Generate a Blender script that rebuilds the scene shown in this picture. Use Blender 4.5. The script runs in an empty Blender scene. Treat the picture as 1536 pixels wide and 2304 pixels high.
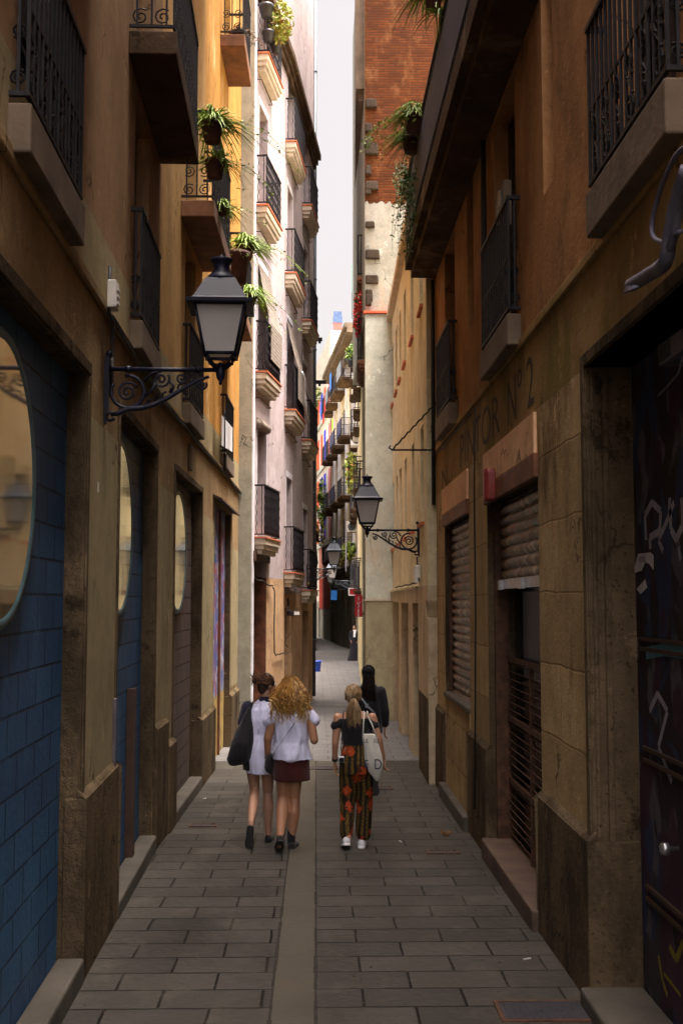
import bpy, bmesh, math, random
from mathutils import Vector, Matrix, noise as mnoise
rnd = random.Random(7)
C = bpy.context.scene.collection
V = Vector
PI = math.pi

# ---------------------------------------------------------------- camera
CAMH, FPX = 2.3, 2500.0
PITCH = math.atan(198 / FPX)
YAW = math.atan(57 / FPX * math.cos(PITCH))
cam_d = bpy.data.cameras.new("camera")
cam = bpy.data.objects.new("camera", cam_d)
C.objects.link(cam)
cam.location = (0, 0, CAMH)
cam.rotation_euler = (PI / 2 + PITCH, 0, -YAW)
cam_d.sensor_fit = 'VERTICAL'
cam_d.sensor_height = 36.0
cam_d.lens = FPX / 2304 * 36
cam_d.clip_start = 0.05
cam_d.clip_end = 600
bpy.context.scene.camera = cam
_F = V((math.sin(YAW) * math.cos(PITCH), math.cos(YAW) * math.cos(PITCH), math.sin(PITCH)))
_R = V((math.cos(YAW), -math.sin(YAW), 0))
_U = _R.cross(_F)


def ray(px, py):
    return _F + _R * ((px - 768) / FPX) + _U * ((1152 - py) / FPX)


# ---------------------------------------------------------------- world, sun, exposure
OVERCAST = (0.37, 3.0)
SUN_EL, SUN_AZ = math.radians(79), math.radians(105)      # azimuth clockwise from +Y
w = bpy.data.worlds.new("World")
bpy.context.scene.world = w
w.use_nodes = True
wn = w.node_tree
wn.nodes.clear()
sky = wn.nodes.new("ShaderNodeTexSky")
sky.sky_type = 'NISHITA'
sky.sun_disc = False
sky.sun_elevation = SUN_EL
sky.sun_rotation = SUN_AZ
sky.air_density = 1.0
sky.dust_density = 6.0
sky.ozone_density = 1.0
hs = wn.nodes.new("ShaderNodeHueSaturation")
hs.inputs["Saturation"].default_value = 0.22            # overcast: nearly colourless cloud
tint = wn.nodes.new("ShaderNodeMix")
tint.data_type = 'RGBA'
tint.blend_type = 'MULTIPLY'
tint.inputs[0].default_value = 1.0
tint.inputs[7].default_value = (1.0, 0.912, 0.868, 1)
bg = wn.nodes.new("ShaderNodeBackground")
bg.inputs[1].default_value = 0.15
wo = wn.nodes.new("ShaderNodeOutputWorld")
wn.links.new(sky.outputs[0], hs.inputs["Color"])
wn.links.new(hs.outputs[0], tint.inputs[6])
# uneven overcast: thin bright cloud overhead and behind, thick grey cloud low ahead
wtc = wn.nodes.new("ShaderNodeTexCoord")
wdp = wn.nodes.new("ShaderNodeVectorMath")
wdp.operation = 'DOT_PRODUCT'
wdp.inputs[1].default_value = (0.10, -0.50, 0.86)
wmx = wn.nodes.new("ShaderNodeMath")
wmx.operation = 'MAXIMUM'
wmx.inputs[1].default_value = 0.0
wpw = wn.nodes.new("ShaderNodeMath")
wpw.operation = 'POWER'
wpw.inputs[1].default_value = 2.0
wmr = wn.nodes.new("ShaderNodeMapRange")
wmr.inputs[1].default_value, wmr.inputs[2].default_value = 0.0, 1.0
wmr.inputs[3].default_value, wmr.inputs[4].default_value = OVERCAST
wvm = wn.nodes.new("ShaderNodeVectorMath")
wvm.operation = 'SCALE'
wn.links.new(wtc.outputs["Generated"], wdp.inputs[0])
wn.links.new(wdp.outputs["Value"], wmx.inputs[0])
wn.links.new(wmx.outputs[0], wpw.inputs[0])
wn.links.new(wpw.outputs[0], wmr.inputs[0])
wn.links.new(tint.outputs[2], wvm.inputs[0])
wn.links.new(wmr.outputs[0], wvm.inputs[3])
wn.links.new(wvm.outputs[0], bg.inputs[0])
wn.links.new(bg.outputs[0], wo.inputs[0])
sd = bpy.data.lights.new("sun", 'SUN')
sd.energy = 1.3
sd.angle = math.radians(14)
sd.color = (1.0, 0.93, 0.82)
sun = bpy.data.objects.new("sun", sd)
C.objects.link(sun)
_sd = V((math.sin(SUN_AZ) * math.cos(SUN_EL), math.cos(SUN_AZ) * math.cos(SUN_EL), math.sin(SUN_EL)))
sun.rotation_euler = _sd.to_track_quat('Z', 'Y').to_euler()
sun.location = (0, 0, 40)
vs = bpy.context.scene.view_settings
vs.view_transform = 'Standard'
vs.look = 'None'
vs.exposure = 2.4
vs.gamma = 1.0
vs.use_curve_mapping = False
cy = bpy.context.scene.cycles
cy.max_bounces = 8
cy.diffuse_bounces = 5
cy.glossy_bounces = 3
cy.transmission_bounces = 4
cy.transparent_max_bounces = 6
cy.caustics_reflective = False
cy.caustics_refractive = False
cy.use_denoising = True
cy.sample_clamp_indirect = 6


# ---------------------------------------------------------------- materials
class NT:
    def __init__(s, name):
        s.m = bpy.data.materials.new(name)
        s.m.use_nodes = True
        s.t = s.m.node_tree
        s.b = s.t.nodes["Principled BSDF"]
        s.tc = None

    def n(s, typ, **kw):
        x = s.t.nodes.new("ShaderNode" + typ)
        for k, v in kw.items():
            setattr(x, k, v)
        return x

    def l(s, a, b):
        s.t.links.new(a, b)

    def co(s, scale=(1, 1, 1), swz=None, loc=(0, 0, 0)):
        if s.tc is None:
            s.tc = s.n("TexCoord").outputs["Object"]
        src = s.tc
        if swz:
            sp = s.n("SeparateXYZ")
            s.l(src, sp.inputs[0])
            cb = s.n("CombineXYZ")
            for i, c in enumerate(swz):
                s.l(sp.outputs["xyz".index(c)], cb.inputs[i])
            src = cb.outputs[0]
        mp = s.n("Mapping")
        mp.inputs["Scale"].default_value = scale
        mp.inputs["Location"].default_value = loc
        s.l(src, mp.inputs[0])
        return mp.outputs[0]

    def noise(s, scale, vec=None, detail=4, rough=.55, dist=0):
        x = s.n("TexNoise")
        x.inputs["Scale"].default_value = scale
        x.inputs["Detail"].default_value = detail
        x.inputs["Roughness"].default_value = rough
        x.inputs["Distortion"].default_value = dist
        s.l(vec if vec is not None else s.co(), x.inputs["Vector"])
        return x.outputs["Fac"]

    def ramp(s, fac, stops):
        x = s.n("ValToRGB")
        e = x.color_ramp.elements
        e[0].position, e[0].color = stops[0][0], (*stops[0][1], 1)
        e[1].position, e[1].color = stops[-1][0], (*stops[-1][1], 1)
        for p, c in stops[1:-1]:
            k = e.new(p)
            k.color = (*c, 1)
        s.l(fac, x.inputs[0])
        return x.outputs[0]

    def fr(s, fac, a, b, lo=0., hi=1.):
        x = s.n("MapRange")
        x.inputs[1].default_value, x.inputs[2].default_value = a, b
        x.inputs[3].default_value, x.inputs[4].default_value = lo, hi
        s.l(fac, x.inputs[0])
        return x.outputs[0]

    def mix(s, fac, a, b, mode='MIX'):
        x = s.n("Mix", data_type='RGBA', blend_type=mode)
        for i, q in ((0, fac), (6, a), (7, b)):
            if isinstance(q, (int, float)):
                x.inputs[i].default_value = q
            elif isinstance(q, tuple):
                x.inputs[i].default_value = (*q, 1)
            else:
                s.l(q, x.inputs[i])
        return x.outputs[2]

    def bump(s, h, st=.3, d=.02):
        x = s.n("Bump")
        x.inputs["Strength"].default_value = st
        x.inputs["Distance"].default_value = d
        s.l(h, x.inputs["Height"])
        s.l(x.outputs[0], s.b.inputs["Normal"])

    def fin(s, col=None, rough=.8, metal=0., spec=.4):
        if col is not None:
            if isinstance(col, tuple):
                s.b.inputs["Base Color"].default_value = (*col, 1)
            else:
                s.l(col, s.b.inputs["Base Color"])
        if isinstance(rough, (int, float)):
            s.b.inputs["Roughness"].default_value = rough
        else:
            s.l(rough, s.b.inputs["Roughness"])
        s.b.inputs["Metallic"].default_value = metal
        s.b.inputs["Specular IOR Level"].default_value = spec
        return s.m


def plaster(name, c1, c2, streak=(.05, .035, .02), amt=.55, stain=None, stain_lo=.56, bump=.35, speck=0., patch=None, courses=None):
    k = NT(name)
    col = k.mix(k.fr(k.noise(.55, detail=6, rough=.62), .32, .68), c1, c2)
    col = k.mix(k.fr(k.noise(5.5, detail=8, rough=.75), .47, .68, 0, .55), col, tuple(x * .55 for x in c1))
    col = k.mix(k.fr(k.noise(1.7, k.co((1, 1, .8), loc=(5, 2, 8)), detail=9, rough=.75), .46, .62, 0, .75), col, tuple(x * .72 for x in c2))
    st = k.fr(k.noise(1., k.co((3.2, 3.2, .22)), detail=7, rough=.7), .53, .78, 0, amt * .7)
    gate = k.n("Math", operation='MULTIPLY')
    k.l(st, gate.inputs[0])
    k.l(k.fr(k.noise(.7, k.co((1, 1, 1), loc=(2, 8, 1)), detail=3), .42, .6), gate.inputs[1])
    col = k.mix(gate.outputs[0], col, streak)
    st2 = k.fr(k.noise(1., k.co((14, 14, 1.6)), detail=5, rough=.7), .62, .8, 0, amt * .55)
    col = k.mix(st2, col, streak)
    col = k.mix(k.fr(k.noise(60, detail=2), .55, .8, 0, .22), col, tuple(x * .45 for x in c1))
    if stain:
        col = k.mix(k.fr(k.noise(.9, k.co((1.6, 1.6, .7), loc=(3, 1, 7)), detail=7, rough=.7), stain_lo, stain_lo + .12, 0, .8), col, stain)
    if patch:
        col = k.mix(k.fr(k.noise(1.3, k.co((1, 1, 1), loc=(9, 4, 2)), detail=8, rough=.75), .6, .64, 0, .75), col, patch)
    if speck:
        col = k.mix(k.fr(k.noise(34, detail=2), .62, .72, 0, speck), col, tuple(x * .25 for x in c1))
    fl = k.noise(2.6, k.co((1, 1, .8), loc=(7, 3, 5)), detail=10, rough=.78)
    col = k.mix(k.fr(fl, .62, .635, 0, .55), col, tuple(min(.9, x * 1.5) for x in c1))
    col = k.mix(k.fr(fl, .375, .36, 0, .5), col, tuple(x * .5 for x in c2))
    cv = k.n("TexVoronoi")
    cv.feature = 'DISTANCE_TO_EDGE'
    cv.inputs["Scale"].default_value = .75
    cw = k.n("TexNoise")
    cw.inputs["Scale"].default_value = 2.5
    cw.inputs["Detail"].default_value = 6
    k.l(k.co(), cw.inputs["Vector"])
    ca = k.n("VectorMath", operation='MULTIPLY_ADD')
    k.l(cw.outputs["Color"], ca.inputs[0])
    ca.inputs[1].default_value = (.7, .7, .7)
    k.l(k.co((1, 1, .7)), ca.inputs[2])
    k.l(ca.outputs[0], cv.inputs["Vector"])
    cg = k.n("Math", operation='MULTIPLY')
    k.l(k.fr(cv.outputs["Distance"], .009, .004), cg.inputs[0])
    k.l(k.fr(k.noise(.9, k.co((1, 1, 1), loc=(1, 6, 4)), detail=2), .5, .58, 0, .8), cg.inputs[1])
    col = k.mix(cg.outputs[0], col, tuple(x * .18 for x in c1))
    fine = k.noise(22, detail=5, rough=.7)
    if courses:
        bw, bh, loc = courses
        wob = k.n("TexNoise")
        wob.inputs["Scale"].default_value = 2.2
        base = k.co((1, 1, 1), 'yzx', loc)
        k.l(base, wob.inputs["Vector"])
        add = k.n("VectorMath", operation='MULTIPLY_ADD')
        k.l(wob.outputs["Color"], add.inputs[0])
        add.inputs[1].default_value = (.05, .06, 0)
        k.l(base, add.inputs[2])
        br = k.n("TexBrick")
        for q, v_ in (("Scale", 1), ("Mortar Size", .009), ("Mortar Smooth", .4), ("Brick Width", bw), ("Row Height", bh), ("Bias", 0)): br.inputs[q].default_value = v_
        br.inputs["Color1"].default_value = (1.12, 1.1, 1.06, 1)
        br.inputs["Color2"].default_value = (.72, .70, .68, 1)
        br.inputs["Mortar"].default_value = (.55, .5, .45, 1)
        k.l(add.outputs[0], br.inputs["Vector"])
        col = k.mix(.85, col, br.outputs["Color"], 'MULTIPLY')
        h = k.n("Math", operation='MULTIPLY_ADD')
        k.l(br.outputs["Fac"], h.inputs[0])
        h.inputs[1].default_value = -.8
        k.l(fine, h.inputs[2])
        fine = h.outputs[0]
    k.bump(fine, bump, .02)
    return k.fin(col, .9, 0, .06)


def plain(name, col, rough=.6, metal=0., var=.25, sc=6, spec=.4, bump=0.):
    k = NT(name)
    f = k.fr(k.noise(sc, detail=5), .3, .7)
    c = k.mix(f, tuple(max(0, x * (1 - var)) for x in col), tuple(min(1, x * (1 + var)) for x in col))
    if bump:
        k.bump(k.noise(sc * 5, detail=4), bump, .01)
    return k.fin(c, rough, metal, spec)


def blocks(name, c1, c2, mortar, bw, bh, swz, mort=.012, off=.5, bump=.6, stain=None, rough=.7, loc=(0, 0, 0), vary=None, sq=.6, spots=False):
    k = NT(name)
    br = k.n("TexBrick")
    br.offset = off
    br.inputs["Scale"].default_value = 1
    br.inputs["Mortar Size"].default_value = mort
    br.inputs["Mortar Smooth"].default_value = .3
    br.inputs["Brick Width"].default_value = bw
    br.inputs["Row Height"].default_value = bh
    br.inputs["Bias"].default_value = 0
    br.inputs["Color1"].default_value = (*c1, 1)
    br.inputs["Color2"].default_value = (*c2, 1)
    br.inputs["Mortar"].default_value = (*mortar, 1)
    base = k.co((1, 1, 1), swz, loc)
    wob = k.n("TexNoise")
    wob.inputs["Scale"].default_value = 5
    k.l(base, wob.inputs["Vector"])
    add = k.n("VectorMath", operation='MULTIPLY_ADD')
    k.l(wob.outputs["Color"], add.inputs[0])
    add.inputs[1].default_value = (.012 * sq, .012 * sq, 0)
    k.l(base, add.inputs[2])
    k.l(add.outputs[0], br.inputs["Vector"])
    col = br.outputs["Color"]
    col = k.mix(k.fr(k.noise(1.4, detail=6), .35, .7, 0, .45), col, vary or tuple(x * .5 for x in c1))
    if stain:
        col = k.mix(k.fr(k.noise(2.2, k.co((1, 1, .5)), detail=7, rough=.7), .52, .66, 0, .7), col, stain)
    col = k.mix(k.fr(k.noise(45, detail=3), .5, .8, 0, .25), col, (.02, .02, .02))
    if spots:
        vo = k.n("TexVoronoi")
        vo.inputs["Scale"].default_value = 3.1
        k.l(k.co((1, 1, 1)), vo.inputs["Vector"])
        col = k.mix(k.fr(vo.outputs["Distance"], .07, .045, 0, .75), col, (.016, .014, .012))
        v2 = k.n("TexVoronoi")
        v2.inputs["Scale"].default_value = 2.3
        k.l(k.co((1, 1, 1), loc=(4, 9, 0)), v2.inputs["Vector"])
        col = k.mix(k.fr(v2.outputs["Distance"], .05, .035, 0, .5), col, (.12, .108, .092))
        col = k.mix(k.fr(k.noise(.8, k.co((1, .6, 1)), detail=6, rough=.7), .5, .62, 0, .5), col, (.026, .022, .018))
    h = k.n("Math", operation='MULTIPLY_ADD')
    k.l(br.outputs["Fac"], h.inputs[0])
    h.inputs[1].default_value = -1
    k.l(k.fr(k.noise(18, detail=5), 0, 1, 0, .35), h.inputs[2])
    k.bump(h.outputs[0], bump, .012)
    return k.fin(col, rough, 0, .10 if rough > .56 else .25)


def graffiti(name, base, cols, sc=3., swz=None, thr=.52):
    k = NT(name)
    v = k.co((1, 1, .6))
    c = base
    for i, q in enumerate(cols):
        f = k.noise(sc, k.co((1, 1, .55), loc=(i * 3.7, i * 1.3, i * 5.1)), detail=2, rough=.4, dist=1.6)
        c = k.mix(k.fr(f, thr + .02, thr + .05, 0, .9), c, q)
    c = k.mix(k.fr(k.noise(14, detail=5), .5, .8, 0, .5), c, tuple(x * .3 for x in base))
    k.bump(k.noise(30, k.co((1, 1, .2))), .15, .01)
    return k.fin(c, .75, 0, .3)


M = {}
M['stone'] = plaster('weathered_render', (0.363, 0.253, 0.134), (0.276, 0.191, 0.101), (0.064, 0.041, 0.024), .6, (0.162, 0.086, 0.040), .57, .5, .5)
M['stone_light'] = plaster('smooth_render', (0.375, 0.307, 0.182), (0.312, 0.252, 0.144), (0.085, 0.058, 0.036), .5, None, .6, .3)
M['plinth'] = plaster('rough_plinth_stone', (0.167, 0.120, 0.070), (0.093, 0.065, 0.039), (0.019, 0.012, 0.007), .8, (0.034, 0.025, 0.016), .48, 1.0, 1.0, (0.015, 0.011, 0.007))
M['beige'] = plaster('beige_plaster', (0.337, 0.211, 0.118), (0.275, 0.168, 0.091), (0.075, 0.045, 0.026), .6, (0.203, 0.108, 0.045), .6, .25)
M['ochre'] = plaster('ochre_plaster', (0.476, 0.242, 0.059), (0.419, 0.213, 0.059), (0.390, 0.172, 0.048), .45, (0.676, 0.460, 0.228), .56, .2)
M['white'] = plaster('whitewash', (0.484, 0.418, 0.435), (0.439, 0.361, 0.352), (0.500, 0.353, 0.245), .45, (0.560, 0.382, 0.245), .6, .2)
M['white_rim'] = plaster('white_quoin', (0.711, 0.693, 0.738), (0.655, 0.637, 0.680), (0.550, 0.517, 0.529), .3, None, .6, .2)
M['terraplaster'] = plaster('salmon_plaster', (0.600, 0.384, 0.222), (0.492, 0.300, 0.168), (.2, .12, .07), .5, (.55, .43, .30), .6, .3)
M['greyside'] = plaster('shade_and_cement_grey', (0.330, 0.314, 0.248), (0.275, 0.259, 0.209), (.15, .12, .08), .4, (.20, .17, .12), .58, .4)
M['brown'] = plaster('dark_stained_plaster', (0.450, 0.230, 0.099), (0.305, 0.155, 0.070), (0.080, 0.042, 0.018), .65, (0.136, 0.083, 0.034), .54, .45, .3)  # brown plaster with random dark streaks and stains
M['brown_band'] = plaster('stained_band', (0.405, 0.270, 0.115), (0.304, 0.189, 0.081), (0.060, 0.034, 0.015), .6, (0.170, 0.132, 0.041), .52, .35)
M['brown_stone'] = plaster('cut_stone', (0.535, 0.385, 0.207), (0.443, 0.310, 0.162), (0.086, 0.051, 0.025), .5, (0.125, 0.076, 0.039), .56, .5, .3, courses=(1.9, .50, (.4, .12, 0)))
M['pink'] = plaster('pink_panel', (0.820, 0.531, 0.310), (0.820, 0.456, 0.267), (0.400, 0.189, 0.110), .5, None, .6, .15)
M['tan'] = plaster('tan_plaster', (0.720, 0.633, 0.408), (0.626, 0.541, 0.341), (0.273, 0.176, 0.088), .45, (0.420, 0.297, 0.165), .6, .2)
M['tan_low'] = plaster('dull_plaster', (0.601, 0.492, 0.321), (0.501, 0.390, 0.254), (0.196, 0.132, 0.075), .5, (0.310, 0.216, 0.125), .58, .25)
M['old_white'] = plaster('peeling_whitewash', (0.294, 0.291, 0.260), (0.236, 0.223, 0.189), (0.240, 0.192, 0.136), .5, (0.304, 0.224, 0.152), .54, .7, 0, (0.264, 0.213, 0.161))
M['pillar_white'] = plaster('pillar_plaster', (0.589, 0.628, 0.549), (0.509, 0.525, 0.429), (0.414, 0.319, 0.216), .5, (0.529, 0.448, 0.324), .56, .3)
M['pillar_low'] = plaster('grey_green_paint', (0.465, 0.420, 0.266), (0.420, 0.375, 0.238), (.19, .155, .1), .3, (.23, .20, .13), .6, .2)
M['yellow'] = plaster('pale_yellow_plaster', (.62, .50, .26), (.55, .43, .22), (.36, .26, .14), .4)
M['cream'] = plaster('cream_plaster', (0.770, 0.693, 0.572), (0.704, 0.616, 0.495), (.42, .34, .25), .4, (.5, .4, .3), .6)
M['darkstone'] = plaster('dark_shop_stone', (.12, .10, .075), (.08, .065, .05), (.03, .025, .02), .5, None, .6, .6)
M['redpaint'] = plaster('red_paint', (.42, .06, .035), (.36, .05, .03), (.2, .03, .02), .3)
M['salmon'] = plaster('salmon_paint', (.56, .24, .17), (.50, .20, .14), (.3, .12, .08), .3)
M['brick'] = blocks('old_brick', (.120, .030, .006), (.066, .016, .004), (.05, .024, .009), .26, .062, 'xzy', .010, .5, .9, (.17, .075, .026), .9, vary=(.035, .011, .004), sq=1.6)
M['blue'] = blocks('blue_painted_block', (.042, .125, .265), (.026, .082, .185), (.007, .018, .036), .43, .212, 'yzx', .009, .5, 1.0, (.05, .15, .27), .55, vary=(.022, .06, .13), sq=.35)
M['greyblock'] = blocks('grey_painted_block', (.125, .095, .085), (.11, .083, .074), (.03, .02, .017), .43, .212, 'yzx', .009, .5, 1.0, (.19, .15, .135), .65, vary=(.12, .09, .085), sq=.35)
M['pavers'] = blocks('granite_pavers', (.068, .061, .052), (.043, .039, .034), (.004, .003, .0025), .606, .324, 'xyz', .009, .5, 1.0, (.083, .074, .060), .58, (.31, .06, 0), vary=(.03, .026, .021), sq=1.4, spots=True)
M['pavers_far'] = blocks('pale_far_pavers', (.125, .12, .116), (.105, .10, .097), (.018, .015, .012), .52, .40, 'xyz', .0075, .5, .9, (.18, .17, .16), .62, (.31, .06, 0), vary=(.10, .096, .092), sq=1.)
M['channel'] = blocks('channel_slabs', (.086, .075, .057), (.073, .064, .049), (.09, .075, .055), 4, 1.05, 'xyz', .006, 0, .6, (.085, .07, .05), .6, vary=(.045, .038, .029))
M['joint'] = plain('dark_joint', (.022, .018, .014), .95, var=.5, sc=12)
M['stepstone'] = plain('step_stone', (.062, .052, .04), .75, var=.35, sc=3, bump=.4)
M['redstep'] = plain('worn_red_step', (.085, .052, .036), .6, var=.5, sc=3, bump=.3)
M['iron'] = plain('black_iron', (.012, .010, .012), .6, 0, .4, 18, .18)
M['iron_far'] = plain('dark_iron', (.03, .028, .035), .6, .2, .3, 9)
M['rust'] = plain('rusty_iron', (.085, .04, .022), .75, .2, .5, 14)
M['lamp'] = plain('lamp_paint', (.004, .005, .016), .5, .0, .4, 7, .25)
M['lamp_grey'] = plain('lamp_paint_grey', (.05, .06, .075), .38, .3, .3, 7, .5)
M['slab'] = plain('balcony_concrete', (.12, .085, .055), .85, var=.35, sc=3, bump=.5)
M['slab_dark'] = plaster('sooty_slab', (.10, .062, .036), (.06, .038, .024), (.02, .013, .01), .6, (.20, .14, .09), .56, .6)
M['slab_red'] = plain('balcony_brick_soffit', (.17, .075, .035), .85, var=.45, sc=4, bump=.4)
M['mould'] = plain('balcony_moulding', (.55, .47, .37), .85, var=.16, sc=4, bump=.2)
M['terra'] = plain('terracotta', (.44, .125, .05), .75, var=.3, sc=9)
M['pot'] = plain('clay_pot', (.07, .027, .018), .8, var=.4, sc=9)
M['pot_dark'] = plain('dark_pot', (.03, .032, .04), .5, var=.3, sc=9)
M['wood'] = plain('dark_wood', (.055, .028, .018), .6, var=.4, sc=5)
M['rustwood'] = plain('red_brown_board', (.15, .050, .022), .65, var=.5, sc=6)
M['greenwood'] = plain('green_shutter', (.022, .085, .045), .5, var=.25, sc=5)
M['bluegrey'] = plain('blue_grey_frame', (.22, .25, .29), .6, var=.15, sc=4)
M['dark'] = plain('dark_interior', (.012, .010, .009), .9, var=.3, sc=4)
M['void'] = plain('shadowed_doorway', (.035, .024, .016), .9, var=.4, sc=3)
M['glass'] = plain('window_glass', (.02, .022, .026), .12, 0, .2, 3, .6)
M['bluish'] = plain('blue_grey_sheet', (.05, .06, .085), .45, var=.3, sc=3)
M['pipe'] = plain('grey_pipe', (.085, .095, .115), .5, .2, .25, 5)
M['cable'] = plain('black_cable', (.018, .015, .014), .7, var=.3, sc=9)
M['cable_grey'] = plain('grey_cable', (.085, .08, .11), .6, var=.3, sc=9)
M['metal'] = plain('bare_metal', (.40, .40, .42), .32, .85, .2, 12)
M['whitepl'] = plain('white_plastic', (.62, .59, .54), .55, var=.12, sc=6)
M['redpl'] = plain('red_plastic', (.20, .03, .024), .45, var=.25, sc=6)
M['bluepl'] = plain('blue_plastic', (.035, .09, .50), .4, var=.15, sc=6)
M['signred'] = plain('sign_red', (.50, .015, .03), .45, var=.12, sc=6)
M['signwhite'] = plain('sign_white', (.80, .78, .78), .5, var=.05, sc=6)
M['bannerblue'] = plain('banner_blue', (.03, .22, .72), .6, var=.12, sc=6)
M['paper'] = plain('torn_paper', (.50, .46, .46), .8, var=.15, sc=12)
M['ink'] = plain('dark_ink', (.03, .025, .06), .7, var=.2, sc=12)
M['paintink'] = plain('faded_lettering', (.04, .026, .013), .9, var=.45, sc=9)
M['cloth_lilac'] = plain('curtain_cloth', (.42, .40, .48), .85, var=.15, sc=9)
M['straw'] = plain('straw_blind', (.23, .19, .155), .85, var=.3, sc=12)
M['net'] = plain('green_net', (.12, .34, .22), .8, var=.2, sc=9)
for n_, c_ in dict(sh_red=(.62, .075, .02), sh_blue=(.02, .035, .60), sh_orange=(.66, .13, .03), sh_pink=(.55, .10, .08), cloth_blue=(.05, .20, .66),
                   cloth_white=(.72, .72, .75), cloth_pink=(.60, .04, .32), cloth_green=(.25, .55, .03), cloth_red=(.45, .03, .03), cloth_navy=(.03, .035, .10)).items():
    M[n_] = plain(n_.replace('sh_', 'shutter_'), c_, .7, var=.12, sc=5)
M['leaf'] = plain('spider_leaf', (.25, .36, .06), .55, var=.45, sc=9)
M['leaf_dark'] = plain('dark_leaf', (.055, .11, .025), .6, var=.5, sc=12)
M['leaf_lime'] = plain('lime_leaf', (.34, .36, .07), .55, var=.4, sc=12)
M['leaf_autumn'] = plain('rusty_leaf', (.30, .14, .03), .6, var=.5, sc=12)
M['leaf_red'] = plain('red_flower', (.55, .03, .03), .6, var=.35, sc=12)
M['leaf_dead'] = plain('dead_leaf', (.16, .075, .025), .8, var=.4, sc=14)
M['graf_near'] = graffiti('painted_door_near', (.022, .013, .014), [(.04, .028, .036), (.10, .085, .10), (.02, .035, .08), (.045, .014, .03)], 2.2)
M['graf_door'] = graffiti('painted_door', (.30, .36, .38), [(.42, .41, .46), (.07, .03, .26), (.12, .09, .30), (.30, .04, .05), (.05, .11, .28)], 3.4, thr=.5)
M['graf_yellow'] = graffiti('painted_door_base', (.46, .31, .09), [(.12, .11, .06), (.30, .20, .07)], 5)
M['graf_white'] = plain('spray_white', (.30, .28, .31), .8, var=.2, sc=8)
M['graf_gold'] = plain('spray_yellow', (.19, .145, .012), .8, var=.2, sc=8)
M['graf_teal'] = plain('spray_teal', (.10, .24, .30), .8, var=.3, sc=8)


def mirror_mat():
    k = NT('mirror_glass')
    k.bump(k.noise(1.6, detail=2), .06, .02)
    return k.fin(k.mix(k.fr(k.noise(2.5), .3, .7), (.46, .49, .45), (.54, .57, .52)), .06, .92, .5)


M['mirror'] = mirror_mat()
M['ring'] = plain('pale_blue_ring', (.07, .135, .16), .5, var=.2, sc=5)


def lantern_glass():
    k = NT('frosted_lantern_glass')
    c = k.mix(k.fr(k.noise(3), .3, .7), (.47, .44, .42), (.56, .53, .51))
    k.b.inputs["Transmission Weight"].default_value = .35
    return k.fin(c, .55, 0, .4)


M['lglass'] = lantern_glass()


def shutter_mat(name, c, cols):
    k = NT(name)
    col = c
    for i, (q, lo, hi) in enumerate(cols):
        f = k.noise(2.4, k.co((1, 2.2, 1.6), loc=(i * 4.1, i * 2.3, 1.7 * i)), detail=4, rough=.6, dist=.8)
        col = k.mix(k.fr(f, lo, hi, 0, .85), col, q)
    col = k.mix(k.fr(k.noise(1, k.co((30, 30, 1.2)), detail=3), .5, .8, 0, .6), col, (.05, .03, .02))
    return k.fin(col, .42, .35, .5)


M['roller'] = shutter_mat('roller_steel', (.15, .105, .075), [((.50, .44, .36), .52, .60), ((.34, .04, .025), .55, .6), ((.36, .24, .03), .57, .62), ((.06, .10, .12), .54, .6), ((.06, .04, .03), .5, .56)])


# ---------------------------------------------------------------- mesh builder
BASE = {}


def tag(o, label=None, cat=None, group=None, kind=None):
    if label: o['label'] = label
    if cat: o['category'] = cat
    if group: o['group'] = group
    if kind: o['kind'] = kind
    return o


def thing(name, label, cat, loc=(0, 0, 0), group=None):
    o = bpy.data.objects.new(name, None)
    C.objects.link(o)
    o.location = loc
    o.empty_display_size = .1
    BASE[o.name] = V(loc)
    return tag(o, label, cat, group)


SPLIT = set("stone_joint spray_lines yellow_spray pier_facing lintel jamb plinth shutter_guide door_step vent_slot curtain_rail window_surround doorway sign_panel lintel_board window_sill "
            "toothing_stone drain_stack pilaster shop_doorway floor_band stained_band awning string_course door_ridge enclosed_bay".split())


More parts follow.
